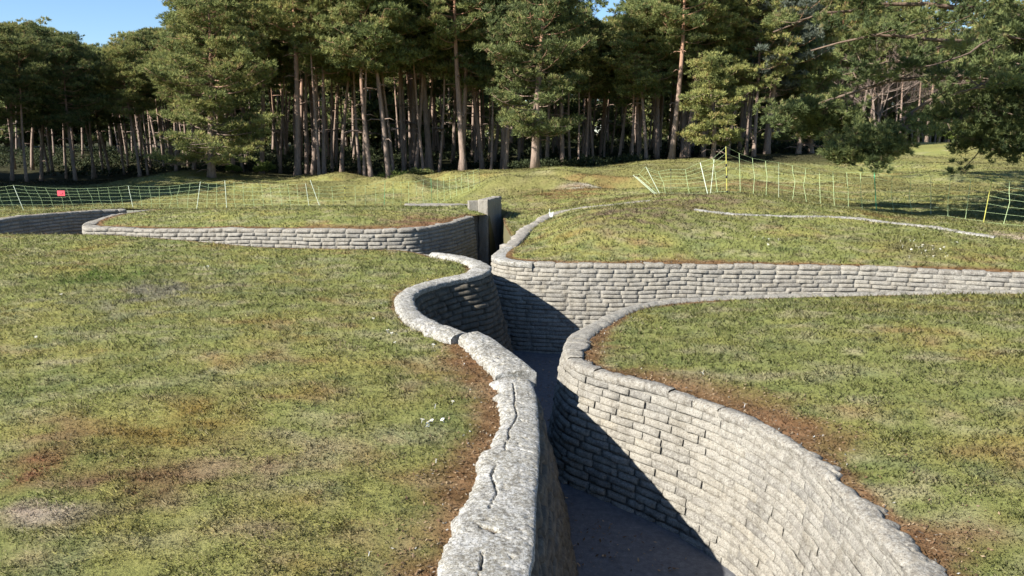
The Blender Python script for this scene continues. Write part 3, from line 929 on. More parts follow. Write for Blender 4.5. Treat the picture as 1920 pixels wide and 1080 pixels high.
    K = lambda l: [(x, y, hz(x, y)) for x, y, _ in (PY(*a) for a in l)]
    kerb(K([(1300, 396, 18.3), (1380, 404, 18.2), (1480, 408, 18.2), (1600, 411, 18.1), (1680, 419, 17.8), (1740, 427, 17.5), (1800, 437, 17.0), (1866, 449, 16.5)]),
         "long pale worn coping line on the crest of the right mound", .22, M_COPING, seed=51)
    kerb(K([(968, 450, 16.7), (1000, 428, 19.0), (1022, 413, 20.4), (1042, 402, 21.6), (1085, 394, 21.8), (1140, 387, 21.3), (1220, 378, 20.8)]),
         "grey worn rim path climbing from the trench corner past the white marker", .30, M_POST, seed=52, lift=.015)
    kerb([(a, b, .40) for a, b in ((-3.0, 23.3), (-2.4, 23.5), (-1.8, 23.3), (-1.3, 22.7))],
         "short flat slab of grey coping left of the concrete post", .8, M_POST, seed=53, lift=.0, rg_=.28)

    # the concrete post
    t = thing("concrete_post", "square concrete slab post standing where the two trench walls meet", "post", (-.66, 22.0, FLOOR_Z))
    ang = math.atan2(1.4, .38)
    mb = MB()
    ht = .68 - FLOOR_Z
    # slab with bevelled edges, corner at the origin
    ux, uy = math.cos(ang), math.sin(ang)
    def P2(a, b, z): return (ux * a - uy * b, uy * a + ux * b, z)
    bv = .02
    ring = [(bv, 0), (1.4 - bv, 0), (1.4, bv), (1.4, .30 - bv), (1.4 - bv, .30), (bv, .30), (0, .30 - bv), (0, bv)]
    rn = np.array(ring + ring[:1]); dl = np.r_[0, np.cumsum(np.linalg.norm(np.diff(rn, axis=0), axis=1))]
    q = np.linspace(0, dl[-1], 131)[:-1]
    ra, rb = np.interp(q, dl, rn[:, 0]), np.interp(q, dl, rn[:, 1])
    zz = np.concatenate([np.linspace(0, ht - .03, 60), [ht - .015, ht - .004, ht, ht, ht]])
    k = np.concatenate([np.zeros(60), [.004, .014, .03, .08, .149]])
    Q, Zg = np.meshgrid(q, zz, indexing='ij')
    ga, gb = np.meshgrid(ra, zz, indexing='ij')[0], np.meshgrid(rb, zz, indexing='ij')[0]
    # pull towards the middle line of the slab at the top, wear the arrises, leave shutter-board lines
    corner = np.minimum.reduce([np.hypot(ga - a_, gb - b_) for a_ in (0, 1.4) for b_ in (0, .30)])
    chip = np.clip(fbm(ga * 9, gb * 9 + 3, Zg * 9, seed=201) - .50, 0, 1) * .22 * np.exp(-np.minimum(corner, ht - Zg) / .035)
    line = -.005 * np.exp(-((Zg % .30) / .008) ** 2)
    kk = k[None, :] + chip + (fbm(ga * 6, gb * 6, Zg * 6, seed=202) - .5) * .010 - line
    ca, cb = np.clip(ga, .15, 1.25), np.full_like(gb, .15)
    da, db = ca - ga, cb - gb; dn = np.hypot(da, db) + 1e-6
    ga, gb = ga + da / dn * np.minimum(kk, dn), gb + db / dn * np.minimum(kk, dn)
    Zg = Zg - chip * .4 * (Zg > ht - .02)
    mb.grid(np.stack([ux * ga - uy * gb, uy * ga + ux * gb, Zg], -1), close_u=True)
    mb.build("slab", M_POST, t)
    # return block on its left
    mb = MB()
    mb.box((-.33, .30, ht / 2 - .03), (.46, .34, ht - .05), .20)
    mb.build("return_block", M_POST, t, smooth=False)


# ------------------------------------------------------------------ trees
def needles(mb, Cn, D, size, nn, width, tint, rg, spread=.6):
    """bursts of needle blades at the twig ends Cn pointing about D"""
    m = len(Cn)
    c = np.repeat(Cn, nn, 0); d = np.repeat(D, nn, 0)
    d = d + rg.normal(0, spread, c.shape)
    d /= np.linalg.norm(d, axis=1, keepdims=True) + 1e-9
    ln = size * rg.uniform(.6, 1.15, len(c))
    sd = np.cross(d, rg.normal(0, 1, c.shape)); sd /= np.linalg.norm(sd, axis=1, keepdims=True) + 1e-9
    mid = c + d * (ln * .55)[:, None]
    v = np.stack([c, mid + sd * width, c + d * ln[:, None], mid - sd * width], 1).reshape(-1, 3)
    tt = np.clip(np.repeat(tint, nn) + rg.normal(0, .12, len(c)), 0, 1)
    mb.add(v, np.arange(len(v)).reshape(-1, 4), at=np.repeat(tt, 4))


def pad(mb, c, r, nt, nn, size, width, rg, flat=.38, tint=None):
    a = rg.random(nt) * 2 * PI; q = np.sqrt(rg.random(nt)) * r
    k = rg.uniform(.75, 1.3)
    off = np.stack([np.cos(a) * q * k, np.sin(a) * q / k, flat * r * (np.sqrt(np.clip(1 - (q / r) ** 2, 0, 1)) * rg.uniform(-.35, 1, nt))], 1)
    D = off * np.array([1.0, 1.0, .6]) / r + np.array([0, 0, .75])
    t0 = rg.uniform(.2, .75) if tint is None else tint
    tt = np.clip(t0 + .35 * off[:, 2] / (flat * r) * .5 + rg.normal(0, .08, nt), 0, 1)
    tt[rg.random(nt) < .04] = 1.0
    needles(mb, np.asarray(c) + off, D, size, nn, width, tt, rg)


def pine(seed, H, cb, R, nl, tr, shape='A', pr=.62, nt=20, nn=13, size=.27, width=.019, bend=.35, dead=6, flat=.38, lean=0.0):
    rg = np.random.default_rng(seed)
    T, Fo = MB(), MB()
    n = 14
    zs = np.linspace(0, H, n)
    ph = rg.uniform(0, 6.28, 4)
    bx = bend * (np.sin(zs / H * 3 + ph[0]) - np.sin(ph[0])) + lean * zs / H * H * .1
    by = bend * (np.sin(zs / H * 2.6 + ph[1]) - np.sin(ph[1]))
    tp = np.stack([bx, by, zs - .15], 1)
    rad = tr * (1 - .88 * (zs / H) ** 1.1); rad[0] *= 1.35
    T.tube(tp, rad, 9)
    def on(z): return np.array([np.interp(z, zs, bx), np.interp(z, zs, by), z])
    az = rg.uniform(0, 6.28)
    for i in range(nl):
        t = (i + rg.uniform(0, .9)) / nl
        h = cb + (H * .98 - cb) * t
        az += 2.4 + rg.normal(0, .5)
        if shape == 'A': prof = (math.sin(PI * (.22 + .72 * t)) ** .7) * (1.0 if t > .12 else .8)
        elif shape == 'B': prof = math.sin(PI * (.20 + .74 * t)) ** .7 * (.82 + .18 * math.sin(t * 17))
        elif shape == 'C': prof = .5 + .5 * math.sin(PI * t)
        else: prof = 1 - .5 * t
        l = R * prof * rg.uniform(.65, 1.1)
        rise = {'A': .05 + .55 * t, 'B': -.10 + .6 * t, 'C': .2 + .4 * t}.get(shape, .3) + rg.normal(0, .12)
        u = np.linspace(0, 1, 6)
        curve = rg.normal(0, .14) * l
        dirv = np.array([math.cos(az), math.sin(az), 0]); sid = np.array([-dirv[1], dirv[0], 0])
        lp = on(h)[None] + dirv[None] * (u * l)[:, None] + sid[None] * (curve * u * u)[:, None] + np.array([0, 0, 1])[None] * (l * (rise * u - .18 * u * (1 - u) * 2 + .12 * u ** 3))[:, None]
        lr = max(.02, tr * .30 * (l / R) * (1 - .5 * t))
        T.tube(lp, lr * (1 - .8 * u), 5)
        if shape == 'D': continue
        npad = max(2, int(round(l / pr * 1.45)))
        for k in range(npad):
            uu = .36 + .64 * (k + rg.random()) / npad if npad > 1 else 1.0
            c = np.array([np.interp(uu, u, lp[:, q]) for q in range(3)])
            e = c + sid * rg.normal(0, .30) * l * (.35 + .5 * uu) * .8 + np.array([0, 0, rg.uniform(.0, .3)])
            T.tube(np.array([c, (c + e) / 2 + np.array([0, 0, -.03]), e]), [lr * .3, lr * .22, .008], 4, cap=False)
            pad(Fo, e, pr * rg.uniform(.65, 1.2), int(nt * rg.uniform(.8, 1.2)), nn, size, width, rg, flat)
    for k in range(4):
        pad(Fo, on(H * (.93 + .025 * k)) + rg.normal(0, .2, 3), pr * .7, nt, nn, size, width, rg, .6)
    for k in range(dead):
        h = rg.uniform(cb * .35, cb * 1.0); a = rg.uniform(0, 6.28); l = rg.uniform(.3, 1.3)
        q = on(h)
        T.tube(np.array([q, q + np.array([math.cos(a) * l * .6, math.sin(a) * l * .6, .05]), q + np.array([math.cos(a) * l, math.sin(a) * l, -.1 * l])]), [.035, .025, .008], 4)
    return T, Fo


def bare(seed, H, tr):
    rg = np.random.default_rng(seed)
    T = MB()
    def grow(p, d, l, r, lev):
        n = 5
        pts = [p]
        for k in range(n - 1):
            d = d + rg.normal(0, .10, 3) + np.array([0, 0, .03]); d /= np.linalg.norm(d)
            pts.append(pts[-1] + d * l / (n - 1))
        T.tube(np.array(pts), np.linspace(r, r * .5, n), 6 if lev < 2 else 3, cap=False)
        if lev >= 4: return
        for k in range(5 if lev == 0 else (5 if lev < 3 else 6)):
            u = rg.uniform(.35, 1.0)
            i = min(n - 2, int(u * (n - 1)))
            q = pts[i] + (pts[i + 1] - pts[i]) * (u * (n - 1) - i)
            nd = d * .8 + rg.normal(0, .5, 3); nd[2] = abs(nd[2]) * .8 + .15; nd /= np.linalg.norm(nd)
            grow(q, nd, l * rg.uniform(.5, .72), max(.006, r * .45), lev + 1)
    grow(np.array([0, 0, -.1]), np.array([0, 0, 1.0]), H * .45, tr, 0)
    return T


VAR, HT = {}, {}


def variants():
    def reg(k, TF, mat, bark=M_BARK):
        T, Fo = TF
        VAR[k] = (T.mesh("pine_trunk", bark), Fo.mesh("pine_crown", mat, smooth=False))
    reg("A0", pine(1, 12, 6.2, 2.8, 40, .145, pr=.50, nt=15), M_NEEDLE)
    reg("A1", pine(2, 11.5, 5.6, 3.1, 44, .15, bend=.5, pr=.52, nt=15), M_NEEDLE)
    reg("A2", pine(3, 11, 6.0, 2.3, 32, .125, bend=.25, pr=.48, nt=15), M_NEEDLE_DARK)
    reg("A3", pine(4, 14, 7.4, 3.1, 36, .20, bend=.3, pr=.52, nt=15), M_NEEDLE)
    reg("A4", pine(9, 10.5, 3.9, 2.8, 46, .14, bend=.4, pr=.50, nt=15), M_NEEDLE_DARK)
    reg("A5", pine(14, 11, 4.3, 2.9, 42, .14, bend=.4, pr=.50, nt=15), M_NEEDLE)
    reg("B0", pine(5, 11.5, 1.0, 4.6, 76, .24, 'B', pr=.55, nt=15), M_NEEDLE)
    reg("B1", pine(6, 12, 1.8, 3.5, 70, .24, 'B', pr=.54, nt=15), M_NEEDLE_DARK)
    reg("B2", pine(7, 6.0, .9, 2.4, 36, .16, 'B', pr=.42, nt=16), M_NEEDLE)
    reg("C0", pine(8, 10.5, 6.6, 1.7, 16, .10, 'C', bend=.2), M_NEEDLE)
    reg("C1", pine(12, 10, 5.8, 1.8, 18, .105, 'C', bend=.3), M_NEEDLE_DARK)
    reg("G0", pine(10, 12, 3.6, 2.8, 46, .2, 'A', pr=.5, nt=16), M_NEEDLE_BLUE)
    HT.update(A0=12, A1=11.5, A2=11, A3=14, A4=10.5, A5=11, B0=11.5, B1=12, B2=6, C0=10.5, C1=10, G0=12)
    VAR["D0"] = (bare(20, 12, .13).mesh("bare_trunk", M_TWIG), None)
    VAR["D1"] = (bare(21, 11, .12).mesh("bare_trunk", M_TWIG), None)


def tree(var, x, y, sc=1.0, rz=0.0, label="", group=None, sz=1.0, lean=(0, 0), name="pine_tree", cat="tree"):
    o = thing(name, label, cat, (x, y, hz(x, y)), rz, group)
    o.scale = (sc, sc, sc * sz)
    o.rotation_euler = (lean[0], lean[1], rz)
    t, c = VAR[var]
    link("trunk", t, o)
    if c is not None: link("crown", c, o)
    return o


def build_trees():
    variants()
    placed = []
    def sky_limit(px, y):
        """tallest a tree may be there and still leave the open patches of sky"""
        tops = [(-400, 25), (40, 40), (75, 55), (110, 25), (150, 32), (172, 60), (190, 88), (232, 88), (248, 60), (270, 50), (300, 62), (350, 55), (366, -30), (430, -200), (1085, -200), (1112, 20), (1128, 46), (1150, 46), (1170, 20), (1200, -200), (4000, -200)]
        v = np.interp(px, [a for a, _ in tops], [b for _, b in tops])
        return HC + y * math.tan(math.atan((540 - v) / F) - TH) - hz((px - 960) / F * y, y)
    def at(px, Y): return ((px - 960) / F * (Y * CT + (HC - .6) * ST), Y)
    hero = [
        # px, Y, variant, scale, rot, lean, label
        (20, 44, "A4", .80, .3, (0, 0), "dark pine at the left end of the forest, standing behind the netting"),
        (75, 47, "A4", .84, 1.6, (0, 0), "dark dense pine, second from the left end of the forest"),
        (48, 42.5, "A2", .66, 2.2, (0, .02), "thin pale trunked pine in front of the dark trees at far left"),
        (140, 45, "A4", .86, 2.9, (0, 0), "tall dark pine left of the gap of blue sky"),
        (172, 49, "A2", .72, .9, (0, 0), "small topped dark pine at the bottom of the sky gap"),
        (205, 52, "A4", .80, 4.4, (0, 0), "dark pine just behind the broad bushy pine on the left"),
        (262, 47, "A1", .78, 5.0, (0, 0), "pine with its top against the right edge of the left sky gap"),
        (396, 43, "B0", .86, .6, (0, 0), "broad bushy pine with yellow-green boughs sweeping nearly to the grass"),
        (330, 47, "A1", .84, 2.6, (0, .03), "round headed pine rising behind the broad bushy pine"),
        (436, 49, "A0", .92, 3.3, (0, .02), "slender pine with a tan trunk right of the broad bushy pine"),
        (455, 51, "C0", .9, 1.3, (0, -.01), "thin straight tan trunk beside the bushy pine's right flank"),
        (525, 51, "C1", .95, 4.0, (0, 0), "thin grey trunk left of the tallest pale trunk"),
        (557, 46.5, "A3", 1.0, 1.9, (0, 0), "tallest pale straight pine trunk, standing by two clipped round bushes"),
        (598, 46, "C0", 1.0, .2, (0, .025), "slim pale trunk leaning right, one of a close pair"),
        (607, 47.5, "A0", .95, 5.4, (0, -.01), "slim upright trunk, right one of a close pair"),
        (640, 50, "A1", .95, 2.0, (0, 0), "mid-green pine with drooping boughs right of the close pair"),
        (683, 46, "C1", 1.05, 3.6, (0, .035), "pale trunk at the lowest dip of the forest edge, left of three"),
        (697, 45.5, "A0", 1.0, .9, (0, .02), "pale thick based trunk at the dip of the forest edge, middle of three"),
        (728, 46, "A1", 1.08, 4.7, (0, .03), "pine with orange upper trunk leaning right, right of three at the dip"),
        (795, 49, "C0", 1.0, 2.5, (0, .12), "thin trunk slanting strongly right in the middle of the wood"),
        (778, 50, "A2", 1.0, .4, (0, .08), "dark crowned pine slanting right beside the strongly slanted trunk"),
        (823, 50, "C1", 1.0, 5.1, (0, .10), "forked looking leaning tan trunk left of the straight bare trunk"),
        (870, 47, "A3", .98, 3.0, (0, .01), "straight bare trunk with one broken side branch above the concrete post"),
        (1003, 45, "B1", .98, 1.1, (0, 0), "big dark green pine with low boughs sweeping down, above the trench"),
        (948, 49, "A4", 1.08, 5.7, (0, 0), "dark crowned pine left of the big low boughed pine"),
        (1055, 50, "A1", .98, 4.1, (0, 0), "olive crowned pine behind the big low boughed pine"),
        (1098, 51, "A2", 1.0, .7, (0, 0), "narrow dark pine left of the small right-hand patch of sky"),
        (1185, 50, "A0", .80, 2.1, (0, -.02), "yellow-green topped pine below the small patch of sky"),
        (1232, 51, "A1", .95, 3.9, (0, 0), "pine with thin see-through top right of the small patch of sky"),
        (1258, 47.5, "A3", .9, .1, (0, 0), "short tan based trunk at the right forest edge behind leaning white stakes"),
        (1290, 51, "A4", .88, 1.2, (0, 0), "dark pine behind the leaning white stakes"),
        (1335, 46.5, "B2", .92, 2.7, (0, 0), "small low bushy pine behind the yellow stake"),
        (1318, 50, "A1", .85, 5.9, (0, 0), "spreading pine with layered boughs above the small bushy pine"),
        (1385, 52, "A0", .95, 2.2, (0, 0), "pine with pale trunk right of the yellow stake"),
        (1436, 49.5, "G0", .98, .8, (0, 0), "hazy blue-grey pine near the right part of the forest edge"),
        (1495, 50, "B2", 1.0, 4.9, (0, 0), "low bushy pine at the right end of the forest edge"),
        (1520, 51, "B2", 1.12, 1.4, (0, 0), "dark trunked small pine at the corner where the wood opens right"),
        (1500, 55, "A4", 1.05, 3.4, (0, 0), "tall dark green pine behind the two small bushy ones at right"),
        (1160, 52, "A5", .9, 1.2, (0, 0), "light green pine right under the small patch of sky"),
        (1212, 49, "A5", .98, 3.0, (0, 0), "light green layered pine between the small patch of sky and the white stakes"),
        (1280, 53, "A5", 1.12, 5.0, (0, 0), "tall light green pine behind the thick leaning white stake"),
        (1362, 51, "A5", 1.05, .4, (0, 0), "light green pine directly above the tall yellow stake"),
        (1412, 48.5, "A5", .9, 2.0, (0, 0), "light green pine left of the hazy blue-grey pine"),
        (905, 51, "A5", 1.1, 4.4, (0, 0), "light green pine above and left of the concrete post"),
        (1560, 57, "A1", .95, .5, (0, 0), "pine behind the bare branches of the big overhanging tree"),
    ]
    for px, Y, var, s, rz, lean, lab in hero:
        x, y = at(px, Y)
        sc = min(s, min(sky_limit(px + q, Y) for q in (-38, 0, 38)) / HT[var] * .97) if var not in ("B0", "B2") else s
        tree(var, x, y, sc, rz, lab, "pines along the forest edge", lean=lean)
        placed.append((x, y))
    # off to the left and just out of the picture: the rest of that stand, which shades the left end
    for x, y, v in [(-33, 40, "A4"), (-31.5, 36.5, "A1"), (-36, 34, "A4"), (-34, 30.5, "A1"), (-39, 38, "B1"), (-37, 29, "A4"), (-41, 33, "A1"), (-43, 38, "A4"), (-35, 43, "A4"), (-38, 46, "A4"), (-32.5, 45, "A4"), (-29.5, 34, "A4"), (-44, 43, "A1"), (-40, 49, "A4"), (-27, 27.5, "A4"), (-29.5, 30, "A1"), (-32, 27, "A4"), (-25.8, 30.5, "A4"), (-30, 24, "B1"), (-34, 24.5, "A4")]:
        tree(v, x, y, 1.0, x * y, "dark pine of the stand just past the left edge of the picture", "pines past the left edge")
        placed.append((x, y))
    # the wood behind
    rg = np.random.default_rng(42)
    n = 0
    vs = ["A0", "A1", "A2", "A3", "C0", "C1", "C1", "C0", "C1", "A2", "C0"]
    tries = 0
    while n < 225 and tries < 16000:
        tries += 1
        y = 49.3 + 40 * rg.random() ** 1.55
        px = rg.uniform(-60, 1560) if y < 62 else rg.uniform(-60, 1980)
        x = (px - 960) / F * y
        if y < 66 and px > 1400: continue
        if px < 240 and rg.random() < .62: continue
        md = .85 if y < 66 else 1.5
        if any((x - a) ** 2 + (y - b) ** 2 < md * md for a, b in placed): continue
        placed.append((x, y))
        v = vs[rg.integers(len(vs))]
        s = rg.uniform(.9, 1.15)
        dpx = 1.6 / y * F
        s = min(s, min(sky_limit(px + k, y) for k in (-dpx, 0, dpx)) / HT[v] * .96)
        if s < .45: continue
        tree(v, x, y, s, rg.uniform(0, 6.28), "slim pine standing among many others deep in the shaded forest", "pines deep in the forest", lean=(rg.normal(0, .012), rg.normal(.008, .016)))
        n += 1
    # bare broadleaved trees at the right
    k = 0
    for i in range(40):
        if k >= 16: break
        px = rg.uniform(1560, 1900); y = rg.uniform(62, 84)
        x = (px - 960) / F * y
        if any((x - a) ** 2 + (y - b) ** 2 < 1.2 for a, b in placed): continue
        placed.append((x, y))
        tree("D0" if k % 2 else "D1", x, y, rg.uniform(.8, 1.15), rg.uniform(0, 6), "leafless brown broadleaf tree in the open wood at right", "leafless trees at right", name="bare_tree")
        k += 1


def build_far_woods():
    rg = np.random.default_rng(5)
    mb, tb = MB(), MB()
    for i in range(420):
        x = rg.uniform(-85, 95); y = rg.uniform(91, 114)
        z0 = 1.3
        h = rg.uniform(8, 12) if x > -35 else rg.uniform(6, 9)
        tb.tube(np.array([[x, y, z0 - .3], [x + rg.normal(0, .3), y, z0 + h]]), [.2, .06], 4, cap=False, at=.1)
        for k in range(14):
            zc = z0 + (h * rg.uniform(.4, 1.0) if k > 6 else rg.uniform(.1, 4.5))
            pad(mb, (x + rg.normal(0, 1.3), y + rg.normal(0, 1.0), zc), rg.uniform(1.0, 1.8), 26, 6, .62, .09, rg, .5)
    a = mb.build("distant_woods", M_NEEDLE_DARK, smooth=False)
    tag(a, "far dark wood seen as one mass between the trunks", "woods", kind="stuff")
    tag(tb.build("distant_trunks", M_TWIG), "crowded far trunks of the wood seen between the near trunks", "woods", kind="stuff")


def scatter(name, label, mat, n, test, size, seed, floor=False):
    rg = np.random.default_rng(seed)
    X = rg.uniform(-5, 5, n * 30); Y = rg.uniform(3.2, 15, n * 30)
    e, sw = edge(X, Y)
    k = test(X, Y, e, sw, rg); X, Y, e = X[k][:n], Y[k][:n], e[k][:n]
    Z = (-1.27 - .28 * sstep(8.3, 11.5, Y) + .022) if floor else height(X, Y) + .008
    m = len(X)
    a = rg.uniform(0, 2 * PI, m); l = size * rg.uniform(.5, 1.3, m); w = l * rg.uniform(.25, .6, m)
    d = np.stack([np.cos(a), np.sin(a), rg.normal(0, .35, m)], 1); sd = np.stack([-np.sin(a), np.cos(a), rg.normal(0, .35, m)], 1)
    c = np.stack([X, Y, Z], 1)
    v = np.stack([c - d * l[:, None], c + sd * w[:, None], c + d * l[:, None] + [0, 0, .004], c - sd * w[:, None]], 1).reshape(-1, 3)
    mb = MB(); mb.add(v, np.arange(m * 4).reshape(-1, 4), at=np.repeat(rg.random(m), 4))
    tag(mb.build(name, mat, smooth=False), label, "litter", kind="stuff")


def build_litter():
    dead = mk_leafy("dead_leaves", [(0, (.06, .04, .025)), (.5, (.17, .10, .055)), (1, (.36, .27, .17))], .1)
    def soil(X, Y, e, sw, rg):
        _, sf = ground_col(X, Y)
        return (e > -.06) & (rg.random(len(X)) < .03 + sf * .9) & (e < .9) & (np.abs(X) < Y * .66)
    scatter("leaf_litter", "dead leaves and dry crumbs on the bare soil along the walls", dead, 5200, soil, .014, 3)
    scatter("rubble", "pale concrete chips fallen beside the coping", M_COPING, 420, lambda X, Y, e, sw, rg: (e > -.03) & (e < .35 * rg.random(len(X)) ** 2 + .02), .014, 4)
    scatter("trench_litter", "dry leaves and grit lying on the trench floor", dead, 2200, lambda X, Y, e, sw, rg: (e < -.75 + .2 * rg.random(len(X))) & (rg.random(len(X)) < .3), .018, 5, True)


def build_undergrowth():
    rg = np.random.default_rng(61)
    mb = MB()
    for i in range(3000):
        y = 46.5 + 48 * rg.random() ** 1.2
        px = rg.uniform(-60, 1560); x = (px - 960) / F * y
        if fbm(np.array([x * .35]), np.array([y * .35]), seed=13)[0] < .41: continue
        if y < 51 and not 960 < px < 1200: continue
        z = hz(x, y); h = rg.uniform(.12, .5) * (1 + sstep(52, 70, y) * 1.6)
        pad(mb, (x, y, z + h * .4), rg.uniform(.35, .9), 18, 5, .18, .034, rg, .6)
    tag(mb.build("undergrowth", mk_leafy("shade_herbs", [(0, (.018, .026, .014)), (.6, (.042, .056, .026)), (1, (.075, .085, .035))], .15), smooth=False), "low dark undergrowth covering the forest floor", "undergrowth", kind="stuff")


def big_pine():
    """the near pine at the right edge whose boughs hang into the picture"""
    rg = np.random.default_rng(77)
    T, Fo = MB(), MB()
    bx, by = 15.8, 23.2
    KS = 1.0
    bz = hz(bx, by)
    zs = np.linspace(-.2, 13, 14)
    tx = bx - .9 * np.sin(zs / 13 * 1.6); ty = by + .3 * np.sin(zs / 4)
    tp = np.stack([tx - bx, ty - by, zs], 1)
    T.tube(tp, .38 * (1 - .8 * np.linspace(0, 1, 14)) + .02, 12)
    def W(px, py, Y):
        p = PY(px, py, Y * KS); return np.array([p[0] - bx, p[1] - by, p[2] - bz])
    def tk(z): return np.array([np.interp(z, zs, tp[:, 0]), np.interp(z, zs, tp[:, 1]), z])
    limbs = [
        ([tk(3.6), W(1880, 143, 21.8), W(1790, 146, 21.0), W(1711, 144, 20.6), W(1631, 152, 21), W(1578, 186, 21.5), W(1520, 205, 21.6), W(1455, 216, 21.6)], .11, 9),
        ([W(1560, 192, 21.5), W(1530, 225, 21.7), W(1490, 252, 21.9)], .03, 9),
        ([W(1600, 180, 21.4), W(1580, 225, 21.9), W(1560, 255, 22.2)], .03, 8),
        ([W(1540, 200, 21.5), W(1500, 205, 20.9), W(1465, 235, 20.7)], .03, 9),
        ([tk(3.4), W(1850, 110, 21.6), W(1800, 150, 21), W(1755, 175, 20.6), W(1711, 213, 20.2), W(1667, 247, 19.9), W(1630, 275, 19.7)], .10, 5),
        ([W(1711, 213, 20.2), W(1680, 240, 20), W(1600, 275, 19.8), W(1562, 296, 19.8)], .04, 13),
        ([W(1667, 247, 19.9), W(1655, 278, 19.6), W(1642, 304, 19.4)], .035, 11),
        ([W(1640, 255, 19.9), W(1610, 282, 19.9), W(1580, 300, 19.9)], .03, 10),
        ([tk(4.6), W(1850, 75, 21), W(1780, 80, 20.4), W(1700, 62, 20), W(1600, 70, 20), W(1520, 95, 20.4)], .10, 12),
        ([W(1780, 80, 20.4), W(1710, 110, 20.3), W(1640, 120, 20.2), W(1580, 140, 20.2)], .05, 9),
        ([tk(5.2), W(1840, 20, 22), W(1740, 5, 21.5), W(1620, 10, 21.4), W(1500, 35, 21.2), W(1450, 60, 21)], .10, 14),
        ([tk(6.0), W(1820, -60, 22), W(1700, -70, 21.5), W(1560, -50, 21), W(1460, -10, 21)], .09, 14),
        ([tk(3.0), W(1900, 190, 22), W(1850, 212, 21.5), W(1800, 226, 21.3), W(1760, 232, 21.3)], .08, 30),
        ([tk(3.2), W(1910, 160, 23), W(1860, 190, 24), W(1810, 200, 24.5), W(1770, 215, 25)], .08, 24),
        ([tk(2.6), W(1930, 230, 22.6), W(1880, 258, 22.4), W(1820, 262, 22.4)], .06, 28),
        ([tk(3.8), W(1900, 120, 20), W(1840, 165, 19), W(1790, 175, 18.6)], .07, 18),
        ([tk(4.4), W(1880, 60, 20), W(1810, 105, 19), W(1740, 125, 18.8)], .07, 11),
        ([tk(2.3), W(1960, 250, 23), W(1900, 275, 24), W(1850, 282, 25)], .05, 12),
        ([tk(3.4), W(1900, 150, 24.5), W(1850, 190, 26), W(1800, 215, 27.5)], .06, 13),
        ([tk(2.8), W(1930, 200, 25), W(1880, 230, 27), W(1830, 250, 28)], .06, 13),
    ]
    for i in range(26):   # the rest of the crown, mostly past the frame
        z = rg.uniform(2.6, 12.6); a = rg.uniform(-PI, PI); l = rg.uniform(2.5, 5.5) * (1 - .45 * (z - 2.6) / 10)
        q = tk(z); d = np.array([math.cos(a), math.sin(a), .1])
        if z < 5.5 and math.cos(a) < -.2: l *= .5
        limbs.append(([q, q + d * l * .5 + [0, 0, .1], q + d * l + [0, 0, .35]], .07, 9))
    for i in range(16):   # high boughs over the lawn, above the picture
        z = rg.uniform(6.2, 11); a = PI + rg.uniform(-1.0, .8); l = rg.uniform(5.0, 8.5) * (1.1 - .35 * (z - 6) / 5)
        q = tk(z); d = np.array([math.cos(a), math.sin(a), .04])
        limbs.append(([q, q + d * l * .5 + [0, 0, .15], q + d * l + [0, 0, .3]], .08, 13))
    for pts, r, npad in limbs:
        P = np.array([np.asarray(p, float) for p in pts])
        L = np.r_[0, np.cumsum(np.linalg.norm(np.diff(P, axis=0), axis=1))]
        s = np.linspace(0, L[-1], 14)
        Q = np.stack([np.interp(s, L, P[:, c]) for c in range(3)], 1)
        for _ in range(2): Q[1:-1] = (Q[:-2] + Q[1:-1] * 2 + Q[2:]) / 4
        Q[1:-1] += rg.normal(0, .03, Q[1:-1].shape)
        T.tube(Q, r * (1 - .82 * np.linspace(0, 1, 14)), 6)
        for k in range(int(npad * (1.5 if r > .045 else 1.9))):
            u = 1 - (.02 + .68 * rg.random()) if npad > 5 else 1 - .30 * rg.random() ** 1.2
            c = np.array([np.interp(u * L[-1], s, Q[:, q]) for q in range(3)])
            e = c + rg.normal(0, .45, 3) * np.array([1, 1, .6 if r >= .045 else 1.0]) * (.30 if r < .045 else 1.0)
            T.tube(np.array([c, (c + e) / 2 - [0, 0, .05], e]), [.022, .014, .006], 4, cap=False)
            pad(Fo, e, rg.uniform(.26, .50) if r > .045 else rg.uniform(.18, .36), 22, 26, .15, .009, rg, .8)
    t = thing("pine_tree", "big near pine at the right edge with dark boughs hanging over the netting", "tree", (bx, by, bz))
    T.build("trunk", mk_bark("dark_bough_bark", (.15, .115, .09), (.19, .125, .085), 2, 8), t)
    Fo.build("crown", M_NEEDLE_DARK, t, smooth=False)


